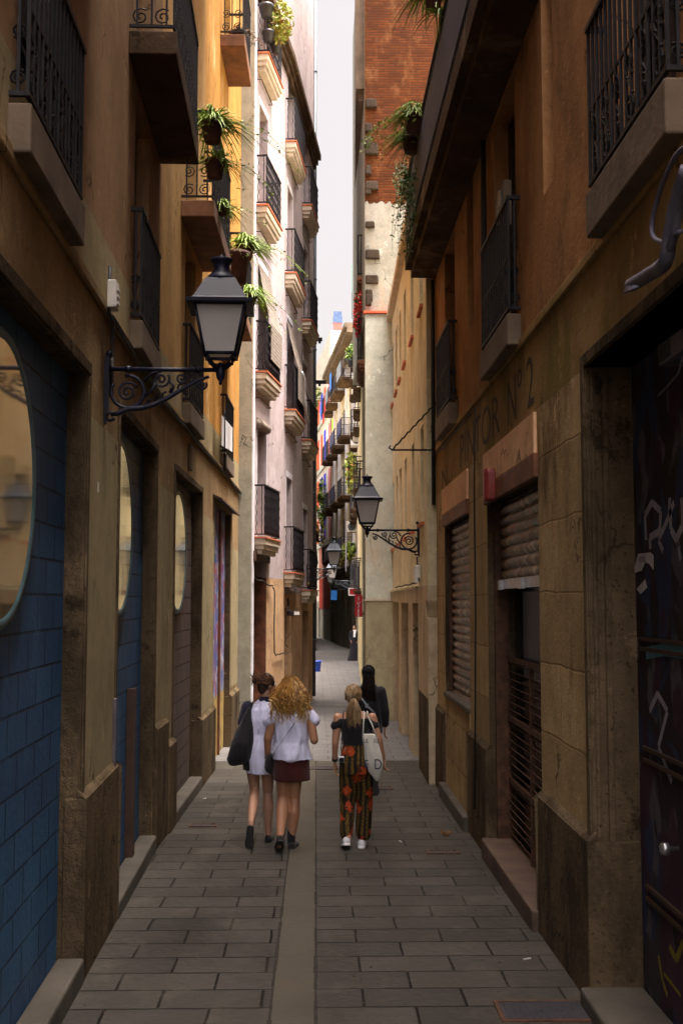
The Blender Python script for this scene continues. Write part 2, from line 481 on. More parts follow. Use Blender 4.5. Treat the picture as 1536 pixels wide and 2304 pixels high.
class MB:
    def __init__(s):
        s.v, s.f, s.mi, s.sm = [], [], [], []

    def add(s, vs, fs, mi=0, sm=False):
        b = len(s.v)
        s.v += [V(p) for p in vs]
        for f in fs:
            s.f.append([b + i for i in f])
            s.mi.append(mi)
            s.sm.append(sm)

    def quad(s, a, b, c, d, mi=0):
        s.add([a, b, c, d], [(0, 1, 2, 3)], mi)

    def hexa(s, p, mi=0):
        s.add(p, [(0, 3, 2, 1), (4, 5, 6, 7), (0, 1, 5, 4), (1, 2, 6, 5), (2, 3, 7, 6), (3, 0, 4, 7)], mi)

    def box(s, x0, x1, y0, y1, z0, z1, mi=0):
        s.hexa([(x0, y0, z0), (x1, y0, z0), (x1, y1, z0), (x0, y1, z0), (x0, y0, z1), (x1, y0, z1), (x1, y1, z1), (x0, y1, z1)], mi)

    def tube(s, pts, r, n=6, mi=0, cap=True):
        pts = [V(p) for p in pts]
        rs = r if isinstance(r, (list, tuple)) else [r] * len(pts)
        rings = []
        up = None
        for i, p in enumerate(pts):
            t = (pts[min(i + 1, len(pts) - 1)] - pts[max(i - 1, 0)])
            if t.length < 1e-9: t = V((0, 0, 1))
            t.normalize()
            if up is None:
                up = V((0, 0, 1)) if abs(t.z) < .9 else V((1, 0, 0))
            a = t.cross(up)
            if a.length < 1e-4:
                up = V((1, 0, 0)) if abs(t.x) < .8 else V((0, 1, 0))
                a = t.cross(up)
            a.normalize()
            b = a.cross(t)
            up = b
            rings.append([p + a * (rs[i] * math.cos(2 * PI * k / n)) + b * (rs[i] * math.sin(2 * PI * k / n)) for k in range(n)])
        vs = [q for r_ in rings for q in r_]
        fs = []
        for i in range(len(pts) - 1):
            for k in range(n):
                fs.append((i * n + k, i * n + (k + 1) % n, (i + 1) * n + (k + 1) % n, (i + 1) * n + k))
        if cap:
            fs.append(tuple(range(n)))
            fs.append(tuple(reversed([(len(pts) - 1) * n + k for k in range(n)])))
        s.add(vs, fs, mi, n > 4)

    def loft(s, rings, mi=0, sm=True, cap=True):
        n = len(rings[0])
        vs = [V(q) for r_ in rings for q in r_]
        fs = []
        for i in range(len(rings) - 1):
            for k in range(n):
                fs.append((i * n + k, i * n + (k + 1) % n, (i + 1) * n + (k + 1) % n, (i + 1) * n + k))
        if cap:
            fs.append(tuple(reversed(range(n))))
            fs.append(tuple((len(rings) - 1) * n + k for k in range(n)))
        s.add(vs, fs, mi, sm)

    def lathe(s, c, prof, n=14, mi=0, axis=None):
        c = V(c)
        if axis is None:
            A, B, D = V((1, 0, 0)), V((0, 1, 0)), V((0, 0, 1))
        else:
            D = V(axis).normalized()
            A = D.orthogonal().normalized()
            B = D.cross(A)
        s.loft([[c + D * z + A * (r * math.cos(2 * PI * k / n)) + B * (r * math.sin(2 * PI * k / n)) for k in range(n)] for r, z in prof], mi)

    def ball(s, c, r, n=10, mi=0, sz=1.):
        s.lathe(c, [(max(.001, r * math.sin(PI * i / 8)), -r * sz * math.cos(PI * i / 8)) for i in range(9)], n, mi)

    def comps(s):
        par = list(range(len(s.v)))

        def find(i):
            while par[i] != i:
                par[i] = par[par[i]]
                i = par[i]
            return i
        for f in s.f:
            for k in f[1:]: par[find(k)] = find(f[0])
        g = {}
        for i, f in enumerate(s.f): g.setdefault(find(f[0]), []).append(i)
        bb = []
        for fs in g.values():
            vs = [s.v[k] for i in fs for k in s.f[i]]
            bb.append([[min(p[a] for p in vs) - .004 for a in range(3)], [max(p[a] for p in vs) + .004 for a in range(3)], fs])
        done = []
        while bb:
            c = bb.pop()
            ch = True
            while ch:
                ch = False
                for q in bb:
                    if all(c[0][a] <= q[1][a] and q[0][a] <= c[1][a] for a in range(3)):
                        c = [[min(c[0][a], q[0][a]) for a in range(3)], [max(c[1][a], q[1][a]) for a in range(3)], c[2] + q[2]]
                        bb.remove(q)
                        ch = True
                        break
            done.append(c[2])
        return done

    def build(s, name, mats, parent=None, loc=None, label=None, bevel=0., fix=True):
        if name in SPLIT and parent is not None:
            gs = s.comps()
            if len(gs) > 1:
                o = None
                for fs in reversed(gs):
                    q = MB()
                    for i in fs: q.add([s.v[k] for k in s.f[i]], [tuple(range(len(s.f[i])))], s.mi[i], s.sm[i])
                    o = q._build(name, mats, parent, loc, label, bevel, fix, True)
                return o
        return s._build(name, mats, parent, loc, label, bevel, fix)

    def _build(s, name, mats, parent=None, loc=None, label=None, bevel=0., fix=True, weld=False):
        me = bpy.data.meshes.new(name)
        b = BASE[parent.name] if parent is not None else V(loc or (0, 0, 0))
        me.from_pydata([tuple(p - b) for p in s.v], [], s.f)
        if not isinstance(mats, (list, tuple)): mats = [mats]
        for m in mats: me.materials.append(m)
        me.polygons.foreach_set("material_index", s.mi)
        me.polygons.foreach_set("use_smooth", s.sm)
        me.update()
        if fix:
            bm = bmesh.new()
            bm.from_mesh(me)
            if weld: bmesh.ops.remove_doubles(bm, verts=bm.verts, dist=1e-5)
            bmesh.ops.recalc_face_normals(bm, faces=bm.faces)
            bm.to_mesh(me)
            bm.free()
        o = bpy.data.objects.new(name, me)
        C.objects.link(o)
        if parent is not None:
            o.parent = parent
            BASE[o.name] = b
        else:
            o.location = b
            BASE[o.name] = b
        if label: o['label'] = label
        if bevel:
            md = o.modifiers.new("bevel", 'BEVEL')
            md.width = bevel
            md.segments = 2
            md.limit_method = 'ANGLE'
        return o


def frames(o, r=.0):
    return o


# ---------------------------------------------------------------- facades
class Facade:
    def __init__(s, P0, P1, side):
        s.P0, s.P1 = V((*P0, 0)), V((*P1, 0))
        s.t = (s.P1 - s.P0).normalized()
        s.L = (s.P1 - s.P0).length
        s.n = V((s.t.y, -s.t.x, 0)) * side           # side=+1: street lies to the right of P0->P1
        s.side = side

    def at(s, px, py, off=0.):
        d = ray(px, py)
        o = V((0, 0, CAMH))
        k = ((s.P0 + s.n * off) - o).dot(s.n) / d.dot(s.n)
        p = o + d * k
        return (p - s.P0).dot(s.t), p.z

    def S(s, px, py=1350, off=0.):
        return s.at(px, py, off)[0]

    def Z(s, px, py, off=0.):
        return s.at(px, py, off)[1]

    def P(s, a, d, z):
        p = s.P0 + s.t * a + s.n * d
        return V((p.x, p.y, z))

    def box(s, m, a0, a1, d0, d1, z0, z1, mi=0):
        m.hexa([s.P(a0, d0, z0), s.P(a1, d0, z0), s.P(a1, d1, z0), s.P(a0, d1, z0),
                s.P(a0, d0, z1), s.P(a1, d0, z1), s.P(a1, d1, z1), s.P(a0, d1, z1)], mi)

    def wall(s, m, a0, a1, z0, z1, ops, rev=.18, back=4., mi=0, mir=0):
        ops = [(max(a0, o[0]), min(a1, o[1]), max(z0, o[2]), min(z1, o[3])) for o in ops if o[1] > a0 and o[0] < a1 and o[3] > z0 and o[2] < z1]
        sx = sorted({round(v, 5) for v in [a0, a1] + [q for o in ops for q in o[:2]]})
        sz = sorted({round(v, 5) for v in [z0, z1] + [q for o in ops for q in o[2:]]})
        for i in range(len(sx) - 1):
            for j in range(len(sz) - 1):
                ca, cz = (sx[i] + sx[i + 1]) / 2, (sz[j] + sz[j + 1]) / 2
                if any(o[0] < ca < o[1] and o[2] < cz < o[3] for o in ops): continue
                m.quad(s.P(sx[i], 0, sz[j]), s.P(sx[i + 1], 0, sz[j]), s.P(sx[i + 1], 0, sz[j + 1]), s.P(sx[i], 0, sz[j + 1]), mi)
        for a, b, c, d in ops:
            for (p, q) in (((a, c), (b, c)), ((b, c), (b, d)), ((b, d), (a, d)), ((a, d), (a, c))):
                m.quad(s.P(p[0], 0, p[1]), s.P(q[0], 0, q[1]), s.P(q[0], -rev, q[1]), s.P(p[0], -rev, p[1]), mir)
        B = -back
        m.quad(s.P(a0, B, z0), s.P(a1, B, z0), s.P(a1, B, z1), s.P(a0, B, z1), mi)
        m.quad(s.P(a0, 0, z0), s.P(a0, B, z0), s.P(a0, B, z1), s.P(a0, 0, z1), mi)
        m.quad(s.P(a1, 0, z0), s.P(a1, B, z0), s.P(a1, B, z1), s.P(a1, 0, z1), mi)
        m.quad(s.P(a0, 0, z1), s.P(a1, 0, z1), s.P(a1, B, z1), s.P(a0, B, z1), mi)
        m.quad(s.P(a0, 0, z0), s.P(a1, 0, z0), s.P(a1, B, z0), s.P(a0, B, z0), mi)

    def plane(s, m, a0, a1, z0, z1, d, mi=0):
        m.quad(s.P(a0, d, z0), s.P(a1, d, z0), s.P(a1, d, z1), s.P(a0, d, z1), mi)


def gz(y):
    return -.0128 * y if y < 46 else -.5888


def spiral(c, e1, e2, r0, r1, turns, a0=0., n=18):
    c, e1, e2 = V(c), V(e1), V(e2)
    out = []
    for i in range(n):
        k = i / (n - 1)
        r = r0 + (r1 - r0) * k
        a = a0 + turns * 2 * PI * k
        out.append(c + e1 * (r * math.cos(a)) + e2 * (r * math.sin(a)))
    return out


def window(F, op, parent, kind='glass', d=-.15, mat=None, name=None):
    a, b, c, e = op
    m = MB()
    if kind == 'glass':
        t = .055
        F.box(m, a, b, d - .04, d, c, c + t)
        F.box(m, a, b, d - .04, d, e - t, e)
        F.box(m, a, a + t, d - .04, d, c + t, e - t)
        F.box(m, b - t, b, d - .04, d, c + t, e - t)
        mid = (a + b) / 2
        if b - a > .7:
            F.box(m, mid - .03, mid + .03, d - .04, d - .003, c + t, e - t)
            zz = c + (e - c) * .35
            F.box(m, a + t, mid - .03, d - .035, d - .006, zz, zz + .05)
            F.box(m, mid + .03, b - t, d - .035, d - .006, zz, zz + .05)
        o = m.build(name or 'window', mat or M['wood'], parent)
        g = MB()
        F.plane(g, a + .01, b - .01, c + .01, e - .01, d - .055)
        g.build('pane', M['glass'], o)
        return o
    if kind == 'louvre':
        t = .05
        F.box(m, a, b, d - .05, d - .03, c, e)
        for q0, q1 in ((a, (a + b) / 2 - .004), ((a + b) / 2 + .004, b)):
            F.box(m, q0, q0 + t, d - .03, d, c, e)
            F.box(m, q1 - t, q1, d - .03, d, c, e)
            z = c + .04
            while z < e - .04:
                m.hexa([F.P(q0 + t, d - .028, z + .03), F.P(q1 - t, d - .028, z + .03), F.P(q1 - t, d - .004, z), F.P(q0 + t, d - .004, z),
                        F.P(q0 + t, d - .028, z + .038), F.P(q1 - t, d - .028, z + .038), F.P(q1 - t, d - .004, z + .008), F.P(q0 + t, d - .004, z + .008)])
                z += .055
        return m.build(name or 'window_shutter', mat or M['greenwood'], parent)
    if kind == 'flat':
        F.box(m, a, b, d - .05, d, c, e)
        return m.build(name or 'door', mat or M['wood'], parent)


def railing(F, s0, s1, z, h, proj, style, parent, step=.095, mat=None):
    """balcony railing; bars stand on the slab just inside its edge"""
    m = MB()
    mat = mat or M['iron']
    e = .025
    a0, a1, d1 = s0 + e, s1 - e, proj - e
    loopz = [(z + .05, .012), (z + h, .016)]
    for zz, r in loopz:
        F.box(m, a0 - r, a1 + r, d1 - r, d1 + r, zz - r, zz + r)
        for a in (a0, a1):
            F.box(m, a - r, a + r, 0.0, d1 - r - .001, zz - r * .96, zz + r * .96)
    r = .0085 if style != 'twist' else .009
    n = max(3, int((a1 - a0) / step))
    pts = [(a0 + (a1 - a0) * i / n, d1) for i in range(n + 1)]
    nd = max(1, int(d1 / step))
    for i in range(1, nd + 1):
        pts += [(a0, d1 * (i - .5) / nd), (a1, d1 * (i - .5) / nd)]
    for a, d in pts:
        if style == 'twist':
            q = []
            for i in range(15):
                zz = z + .06 + (h - .07) * i / 14
                q.append(F.P(a + .006 * math.sin(i * 2.1), d + .006 * math.cos(i * 2.1), zz))
            m.tube(q, .0095, 5)
        else:
            F.box(m, a - r, a + r, d - r, d + r, z + .05, z + h)
    if style in ('scroll', 'scrolllow'):
        st = (a1 - a0) / max(2, round((a1 - a0) / .24))
        k = int(round((a1 - a0) / st))
        up = V((0, 0, 1))
        for i in range(k):
            ca = a0 + st * (i + .5)
            for sg, zc, tt in ((1, z + .13, 1.6), (-1, z + .36, 1.6)):
                m.tube(spiral(F.P(ca, d1, zc), F.t * sg, up * sg, .075, .012, tt, .9, 15), .0075, 4)
            m.tube([F.P(ca - .05, d1, z + .19), F.P(ca + .05, d1, z + .30)], .007, 4)
        F.box(m, a0, a1, d1 - .006, d1 + .006, z + .465, z + .48)
        kd = max(1, round(d1 / .2))
        for a in (a0, a1):
            for i in range(kd):
                cd = d1 * (i + .5) / kd
                rr = min(.075, d1 / kd * .45)
                for sg, zc in ((1, z + .13), (-1, z + .36)):
                    m.tube(spiral(F.P(a, cd, zc), F.n * sg, up * sg, rr, .012, 1.6, .9, 15), .0075, 4)
    return m.build('railing', mat, parent)


def balcony(F, s0, s1, zt, th, proj, parent, style='scroll', railh=.97, mat=None, tile=False, mould=True, rmat=None, step=.095):
    m = MB()
    if mould:
        F.box(m, s0, s1, 0, proj, zt - th * .42, zt)
        F.box(m, s0 + .035, s1 - .035, 0, proj - .035, zt - th * .72, zt - th * .42)
        F.box(m, s0 + .08, s1 - .08, 0, proj - .08, zt - th, zt - th * .72)
    else:
        F.box(m, s0, s1, 0, proj, zt - th, zt)
    o = m.build('balcony', mat or M['slab'], parent, bevel=.012)
    if tile:
        t = MB()
        F.box(t, s0 - .025, s1 + .025, .002, proj + .025, zt + .001, zt + .03)
        t.build('tile_edge', M['terra'], o)
        zt += .03
    if style:
        railing(F, s0, s1, zt, railh, proj, style, o, step, rmat)
    return o


def text_mesh(name, body, origin, ex, ey, nrm, size, mat, parent=None, loc=None, th=.004, sx=1., align='LEFT'):
    cu = bpy.data.curves.new(name, 'FONT')
    cu.body = body
    cu.size = size
    cu.align_x = align
    cu.extrude = 0
    ob = bpy.data.objects.new(name + '_tmp', cu)
    C.objects.link(ob)
    dg = bpy.context.evaluated_depsgraph_get()
    me0 = ob.evaluated_get(dg).to_mesh()
    m = MB()
    o_, ex, ey, nrm = V(origin), V(ex), V(ey), V(nrm)
    vs = [o_ + ex * (v.co.x * sx) + ey * v.co.y + nrm * th for v in me0.vertices]
    m.add(vs, [tuple(p.vertices) for p in me0.polygons])
    bpy.data.objects.remove(ob)
    return m.build(name, mat, parent, loc, fix=False)


# ---------------------------------------------------------------- ground
def sheet(name, xs, ys, z_off, mat, kind='structure'):
    m = MB()
    for i in range(len(ys) - 1):
        for j in range(len(xs) - 1):
            m.quad((xs[j], ys[i], gz(ys[i]) + z_off), (xs[j + 1], ys[i], gz(ys[i]) + z_off),
                   (xs[j + 1], ys[i + 1], gz(ys[i + 1]) + z_off), (xs[j], ys[i + 1], gz(ys[i + 1]) + z_off))
    o = m.build(name, mat, None)
    o['kind'] = kind
    return o


sheet('street', [-60, -10, -2, 2, 10, 60], [-40, -5, 46, 160], 0, M['pavers'])
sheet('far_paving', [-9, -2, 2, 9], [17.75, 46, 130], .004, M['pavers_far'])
sheet('drainage_channel', [-.255, -.005], [-12, 17.6], .004, M['channel'])
jm = MB()
for x in (-.262, .002):
    y = -12
    while y < 17.6:
        y2 = y + rnd.uniform(.12, .4)
        wd = rnd.uniform(.005, .013)
        jm.quad((x - wd + rnd.uniform(-.004, .004), y, gz(y) + .008), (x + wd, y, gz(y) + .008), (x + wd + rnd.uniform(-.004, .004), y2, gz(y2) + .008), (x - wd, y2, gz(y2) + .008))
        y = y2
o = jm.build('channel_joint', M['joint'], None)
o['kind'] = 'structure'

# ================================================================ LEFT NEAR BUILDING
A = Facade((-1.249, -2.4), (-1.61, 11.2), 1)
B = Facade((-1.61, 11.2), (-1.485, 21.2), 1)
STR = 4.36
L1 = thing('plastered_building', 'beige and ochre plaster building with three round mirrors set in its block-filled shopfronts', 'building', (-1.6, 8, 0))
zl = A.Z(187, 833)
op1 = (A.S(187) - 2.6, A.S(187), -.6, zl)
op2 = (A.S(262), A.L - .06, -.6, zl)
opa0 = (op1[0] - 4.2, op1[0] - 1.4, -.6, zl)
op3 = (B.S(390), B.S(451), -.6, zl - .03)
dtop = B.Z(483, 1128)
op4 = (B.S(481), B.S(518), -.6, dtop)
m = MB(); A.wall(m, 0, A.L, -1, STR, [opa0, op1, op2], .14, 5, 0, 1)
m.build('ground_floor_wall', [M['stone'], M['plinth']], L1)
m = MB(); B.wall(m, .001, B.L, -1, STR, [op3, op4], .14, 5, 0, 1)
m.build('ground_floor_wall', [M['stone'], M['plinth']], L1)
# pier facings, a slightly lighter smooth render standing 6 mm proud
m = MB()
A.box(m, op1[1] + .1, op2[0] - .06, 0, .006, .75, zl - .25)
B.box(m, .15, op3[0] - .08, 0, .006, .75, zl - .3)
B.box(m, op3[1] + .1, op4[0] - .1, 0, .006, .75, zl - .3)
B.box(m, op4[1] + .12, B.L - .02, 0, .006, .75, zl - .55)
m.build('pier_facing', M['stone_light'], L1)
# lintel boards
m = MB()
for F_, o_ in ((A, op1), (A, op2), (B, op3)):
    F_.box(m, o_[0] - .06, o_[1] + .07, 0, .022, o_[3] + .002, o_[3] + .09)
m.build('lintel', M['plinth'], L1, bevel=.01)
# jamb mouldings
m = MB()
for F_, o_ in ((A, op1), (A, op2), (B, op3)):
    for a, b in ((o_[0] - .075, o_[0] - .002), (o_[1] + .002, min(o_[1] + .075, F_.L - .001))):
        F_.box(m, a, b, 0, .02, .6, o_[3])
m.build('jamb', M['plinth'], L1, bevel=.012)
# plinths
m = MB()
pz = A.Z(215, 1752)
for F_, a, b, zt, d in ((A, op1[1] + .0, op2[0], pz, .05), (A, op1[0] - 1.35, op1[0], pz, .05), (B, .002, op3[0] - .55, B.Z(352, 1630), .05), (B, op3[0] - .54, op3[0], B.Z(372, 1672), .065),
                        (B, op3[1], op4[0], B.Z(455, 1610), .05), (B, op4[1], B.L, B.Z(525, 1555), .05)):
    a, b = max(.002, a - .011), min(F_.L - .001, b + .011)
    F_.box(m, a, b, -.1, d, -.5, zt - .03)
    m.hexa([F_.P(a, -.02, zt - .03), F_.P(b, -.02, zt - .03), F_.P(b, d, zt - .03), F_.P(a, d, zt - .03), F_.P(a, -.02, zt + .03), F_.P(b, -.02, zt + .03), F_.P(b, 0, zt + .02), F_.P(a, 0, zt + .02)])
m.build('plinth', M['plinth'], L1, bevel=.015)


def shopfront(F, op, mt, cz, cs=None):
    m = MB()
    F.box(m, op[0] + .001, op[1] - .001, -.4, -.125, -.6, op[3] - .001)
    w_ = m.build('block_infill', mt, L1)
    cs = cs or (op[0] + op[1]) / 2
    r = .70
    g = MB(); k = 56
    g.add([F.P(cs + r * math.cos(2 * PI * i / k), -.088, cz + r * math.sin(2 * PI * i / k)) for i in range(k)], [tuple(range(k))])
    q = g.build('round_mirror', M['mirror'], L1)
    t = MB()
    prof = [(-.02, -.124), (-.02, -.095), (.0, -.082), (.035, -.08), (.05, -.092), (.055, -.124)]
    t.loft([[F.P(cs + (r + a) * math.cos(2 * PI * i / k), d, cz + (r + a) * math.sin(2 * PI * i / k)) for a, d in prof] for i in range(k + 1)], 0, True, False)
    t.build('mirror_rim', M['ring'], q)


shopfront(A, opa0, M['blue'], 2.9)
shopfront(A, op1, M['blue'], A.Z(5, 1078, -.09), A.S(2, 1078, -.09))
shopfront(A, op2, M['blue'], A.Z(278, 1190, -.09), A.S(270, 1190, -.09))
shopfront(B, op3, M['greyblock'], B.Z(405, 1243, -.09), B.S(401, 1243, -.09))
m = MB()
for F_, o_ in ((A, op1), (A, op2), (B, op3)):
    g0 = gz(F_.P(o_[0], 0, 0).y)
    F_.box(m, o_[0] + .013, o_[1] - .013, -.12, .055, g0 - .2, gz(F_.P(o_[1], 0, 0).y) + .15)
m.build('door_step', M['stepstone'], L1, bevel=.02)
# low metal door in the second shopfront
m = MB()
sa, zz = A.at(317, 1550)
A.box(m, sa - .02, sa + .11, -.123, -.05, -.15, zz)
m.build('metal_door', M['wood'], L1)
m = MB()
sb, zb = A.at(254, 1572)
A.box(m, sb - .015, sb + .03, -.122, .03, -.12, zb)
m.build('door_post', plain('dull_purple_metal', (.085, .07, .085), .7, var=.4), L1, bevel=.006)
# graffiti door
m = MB()
B.box(m, op4[0] + .001, op4[1] - .001, -.2, -.10, .75, op4[3] - .001)
d_ = m.build('door', M['graf_door'], L1, label='door covered in purple, red and blue graffiti')
m = MB()
B.box(m, op4[0] + .001, op4[1] - .001, -.2, -.10, -.5, .748)
m.build('kick_panel', M['graf_yellow'], d_)
m = MB()
sm_ = B.S(505)
B.box(m, sm_ - .04, sm_ + .04, -.099, -.06, -.3, op4[3])
m.build('door_frame', M['rustwood'], d_)
m = MB()
for x0, x1, y0, y1 in ((492, 497, 1170, 1245), (509, 514, 1185, 1205)):
    s_, z_ = B.at(x0, y0, -.1); s2_, z2_ = B.at(x1, y1, -.1)
    B.box(m, s_, s2_, -.104, -.094, min(z_, z2_), max(z_, z2_))
m.build('vent_slot', M['dark'], d_)
m = MB()
s_, z_ = B.at(508, 1210, -.1); s2_, z2_ = B.at(515, 1285, -.1)
B.box(m, s_, s2_, -.098, -.092, z2_, z_)
m.build('poster', M['cloth_lilac'], d_)
m = MB()
m.hexa([B.P(op4[0] - .25, 0, op4[3] + .05), B.P(op4[1] + .3, 0, op4[3] + .05), B.P(op4[1] + .3, .14, op4[3]), B.P(op4[0] - .25, .14, op4[3]),
        B.P(op4[0] - .25, 0, op4[3] + .09), B.P(op4[1] + .3, 0, op4[3] + .09), B.P(op4[1] + .3, .14, op4[3] + .025), B.P(op4[0] - .25, .14, op4[3] + .025)])
m.build('door_canopy', M['wood'], L1)
# upper walls
UP = 18.
wins_A, wins_B = [], []
bA1 = (A.at(70, 305, .115)[0], A.at(192, 508, .115)[0])
b2s = (A.at(322, 735, .115)[0], A.at(363, 812, .115)[0])
b3s = (B.at(431, 920, .115)[0], B.at(461, 960, .115)[0])
b4s = (B.at(511, 1026, .115)[0], B.at(527.5, 1051, .115)[0])
bA0 = (bA1[0] - 4.0, bA1[1] - 4.0)


def door_op(b, z0, hh, ins=.2):
    return (b[0] + ins, b[1] - ins, z0, z0 + hh)


for z0, hh in ((4.66, 2.0), (7.0, 2.6), (11.3, 2.6)):
    for b in (bA0, bA1, b2s):
        wins_A.append(door_op(b, z0, hh))
    for b in (b3s, b4s):
        wins_B.append(door_op(b, z0, hh))
m = MB(); A.wall(m, 0, A.L, STR + .002, UP, wins_A, .2, 5)
m.build('upper_wall', M['beige'], L1)
ocmat = M['ochre']
m = MB(); B.wall(m, .001, 3.9, STR + .002, UP, wins_B, .2, 5)
m.build('upper_wall', plaster('faded_ochre_plaster', (.48, .30, .125), (.43, .25, .10), (.2, .11, .05), .5, (.55, .34, .12), .56, .22), L1)
m = MB(); B.wall(m, 3.901, B.L, STR + .002, UP, wins_B, .2, 5)
m.build('upper_wall', M['ochre'], L1, label='ochre painted upper wall')
for o_ in wins_A: window(A, o_, L1, 'glass', -.12)
for o_ in wins_B: window(B, o_, L1, 'glass', -.12)
# string course with a cable moulding
m = MB()
A.box(m, 0, A.L, 0, .035, STR - .02, STR + .06)
B.box(m, .001, B.L, 0, .035, STR - .02, STR + .06)
m.build('string_course', M['stone'], L1, bevel=.012)
m = MB()
for F_ in (A, B):
    F_.box(m, 0.001, F_.L, 0, .004, STR + .062, STR + .52)
m.build('stained_band', M['stone_light'], L1)
for F_, b in ((A, bA0), (A, bA1), (A, b2s), (B, b3s), (B, b4s)):
    balcony(F_, b[0], b[1], 4.62, .24, .115, L1, 'scroll', .95, M['slab'], mould=False)
eE = (A.at(397, 120, .39)[0], A.L - .02)
eF = (B.at(482, 480, .39)[0], B.at(520, 597, .39)[0])
eH = (b4s[0] - .45, B.at(567, 772, .39)[0])
for F_, b, zt in ((A, (eE[0] - 4.1, eE[1] - 4.1), 6.98), (A, eE, 6.98), (B, eF, 6.98), (B, eH, 6.98), (A, eE, 11.28), (B, eF, 11.28), (B, (B.at(551, 100, .39)[0], B.at(565, 215, .39)[0]), 11.28)):
    balcony(F_, b[0], b[1], zt, .2, .39, L1, 'scroll', 1.08, M['slab_red'] if F_ is B else M['slab_dark'], mould=False)
m = MB()
for F_ in (A, B):
    F_.box(m, 0, F_.L, 0, .7, UP - .2, UP + .02)
m.build('added_shade_eave', M['slab'], L1)  # deep eave out of view, added to cut sky light on the near street

# ================================================================ LEFT WHITE BUILDING
D = Facade((-1.24, 21.22), (-.70, 24.70), 1)
E_ = Facade((-.70, 24.70), (-.088, 30.4), 1)
L2 = thing('whitewashed_building', 'tall whitewashed building with terracotta tiled balcony edges and a grey drainpipe at its corner', 'building', (-1, 25, 0))
L2H = 20.
zq = D.Z(575, 1245)
c1 = (D.S(573, 700), D.S(573, 700) + 1.55)
c2 = (E_.S(637.5) + .02, E_.S(637.5) + 1.95)
c3 = (E_.S(677), E_.S(677) + 1.75)
zs1 = [D.Z(573, 1212), D.Z(573, 839), D.Z(573, 461), D.Z(573, 113)]
zs2 = [E_.Z(637, 1290), E_.Z(637, 920), E_.Z(636, 605), E_.Z(636, 301)]
zs3 = [E_.Z(686, 1330), E_.Z(677, 990), E_.Z(677, 718), E_.Z(679, 461)]
opsD = [(c1[0] + .3, c1[1] - .35, z + .03, z + 2.25) for z in zs1] + [(.12, c1[1] - .25, -1, zs1[0] - .42)]
opsE = [(c2[0] + .35, c2[1] - .65, z + .03, z + 2.2) for z in zs2] + [(c3[0] + .3, c3[1] - .5, z + .03, z + 2.1) for z in zs3]
opsE += [(c2[0] + .05, c2[1] - .6, -1, zs2[0] - .75), (c3[0] + .35, c3[1] - .2, -1, zs3[0] - .5)]
opsE += [(E_.S(690) - .1, E_.S(690) + .35, 11.9, 13.0)]
m = MB(); D.wall(m, 0, D.L, 2.75, L2H, opsD, .24, 5)
m.build('wall', M['white'], L2)
m = MB(); D.wall(m, .0, D.L, -1, 2.748, opsD, .5, 5, 0, 1)
m.build('ground_floor_wall', [M['terraplaster'], M['rustwood']], L2)
m = MB(); E_.wall(m, .001, E_.L, 2.45, L2H, opsE, .24, 3)
m.build('wall', M['white'], L2)
m = MB(); E_.wall(m, .001, E_.L, -1, 2.448, opsE, .3, 3)
m.build('ground_floor_wall', M['terraplaster'], L2)
m = MB()
m.box(-4, -1.236, 21.205, 21.23, -1, L2H)
m.build('side_wall', M['greyside'], L2)  # side of the white building; its grey shade is put into the colour
m = MB()
D.box(m, -.012, .14, 0.003, .03, -1, L2H)
m.build('quoin', M['white_rim'], L2)
for o_ in opsD[:4]: window(D, o_, L2, 'glass', -.2, M['rustwood'])
for i, o_ in enumerate(opsE[:4]):
    window(E_, o_, L2, 'louvre' if i == 3 else 'glass', -.18, M['greenwood'] if i == 3 else M['bluegrey'])
for o_ in opsE[4:8]: window(E_, o_, L2, 'glass', -.18, M['bluegrey'])
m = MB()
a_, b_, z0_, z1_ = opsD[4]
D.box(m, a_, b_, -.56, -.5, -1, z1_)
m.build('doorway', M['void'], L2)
m = MB()
D.box(m, a_ - .06, b_ + .1, .002, .06, z1_ - .02, z1_ + .18)
m.build('door_lintel', M['wood'], L2, bevel=.01)
m = MB()
a_, b_, z0_, z1_ = opsE[8]
E_.box(m, a_, b_, -.34, -.30, -1, z1_)
m.build('door', M['bluegrey'], L2)
m = MB()
E_.box(m, a_ + .05, a_ + .3, -.3, -.26, -.3, z1_ - .25)
m.build('door_leaf', plain('pale_blue_door', (.40, .52, .66), .5, var=.1), L2)
m = MB()
a_, b_, z0_, z1_ = opsE[9]
E_.box(m, a_, b_, -.34, -.30, -1, z1_)
m.build('doorway', M['void'], L2)
for z in zs1: balcony(D, c1[0], c1[1], z, .3, .24, L2, 'twist', 1.0, M['mould'], True, True, M['iron'], .085)
for z in zs2: balcony(E_, c2[0], c2[1], z, .3, .24, L2, 'twist', 1.0, M['mould'], True, True, M['iron'], .085)
for z in zs3: balcony(E_, c3[0], c3[1], z, .3, .24, L2, 'twist', 1.0, M['mould'], True, True, M['iron'], .085)
# cornice
m = MB()
zc = E_.Z(700, 330)
for F_ in (D, E_):
    for k, (dd, a, b) in enumerate(((.07, -.40, -.26), (.12, -.24, -.12), (.20, -.1, .05))):
        F_.box(m, 0 if F_ is E_ else .0, F_.L + (.10 if F_ is E_ else 0), 0, dd, zc + a, zc + b)
m.build('cornice', M['slab_dark'], L2)
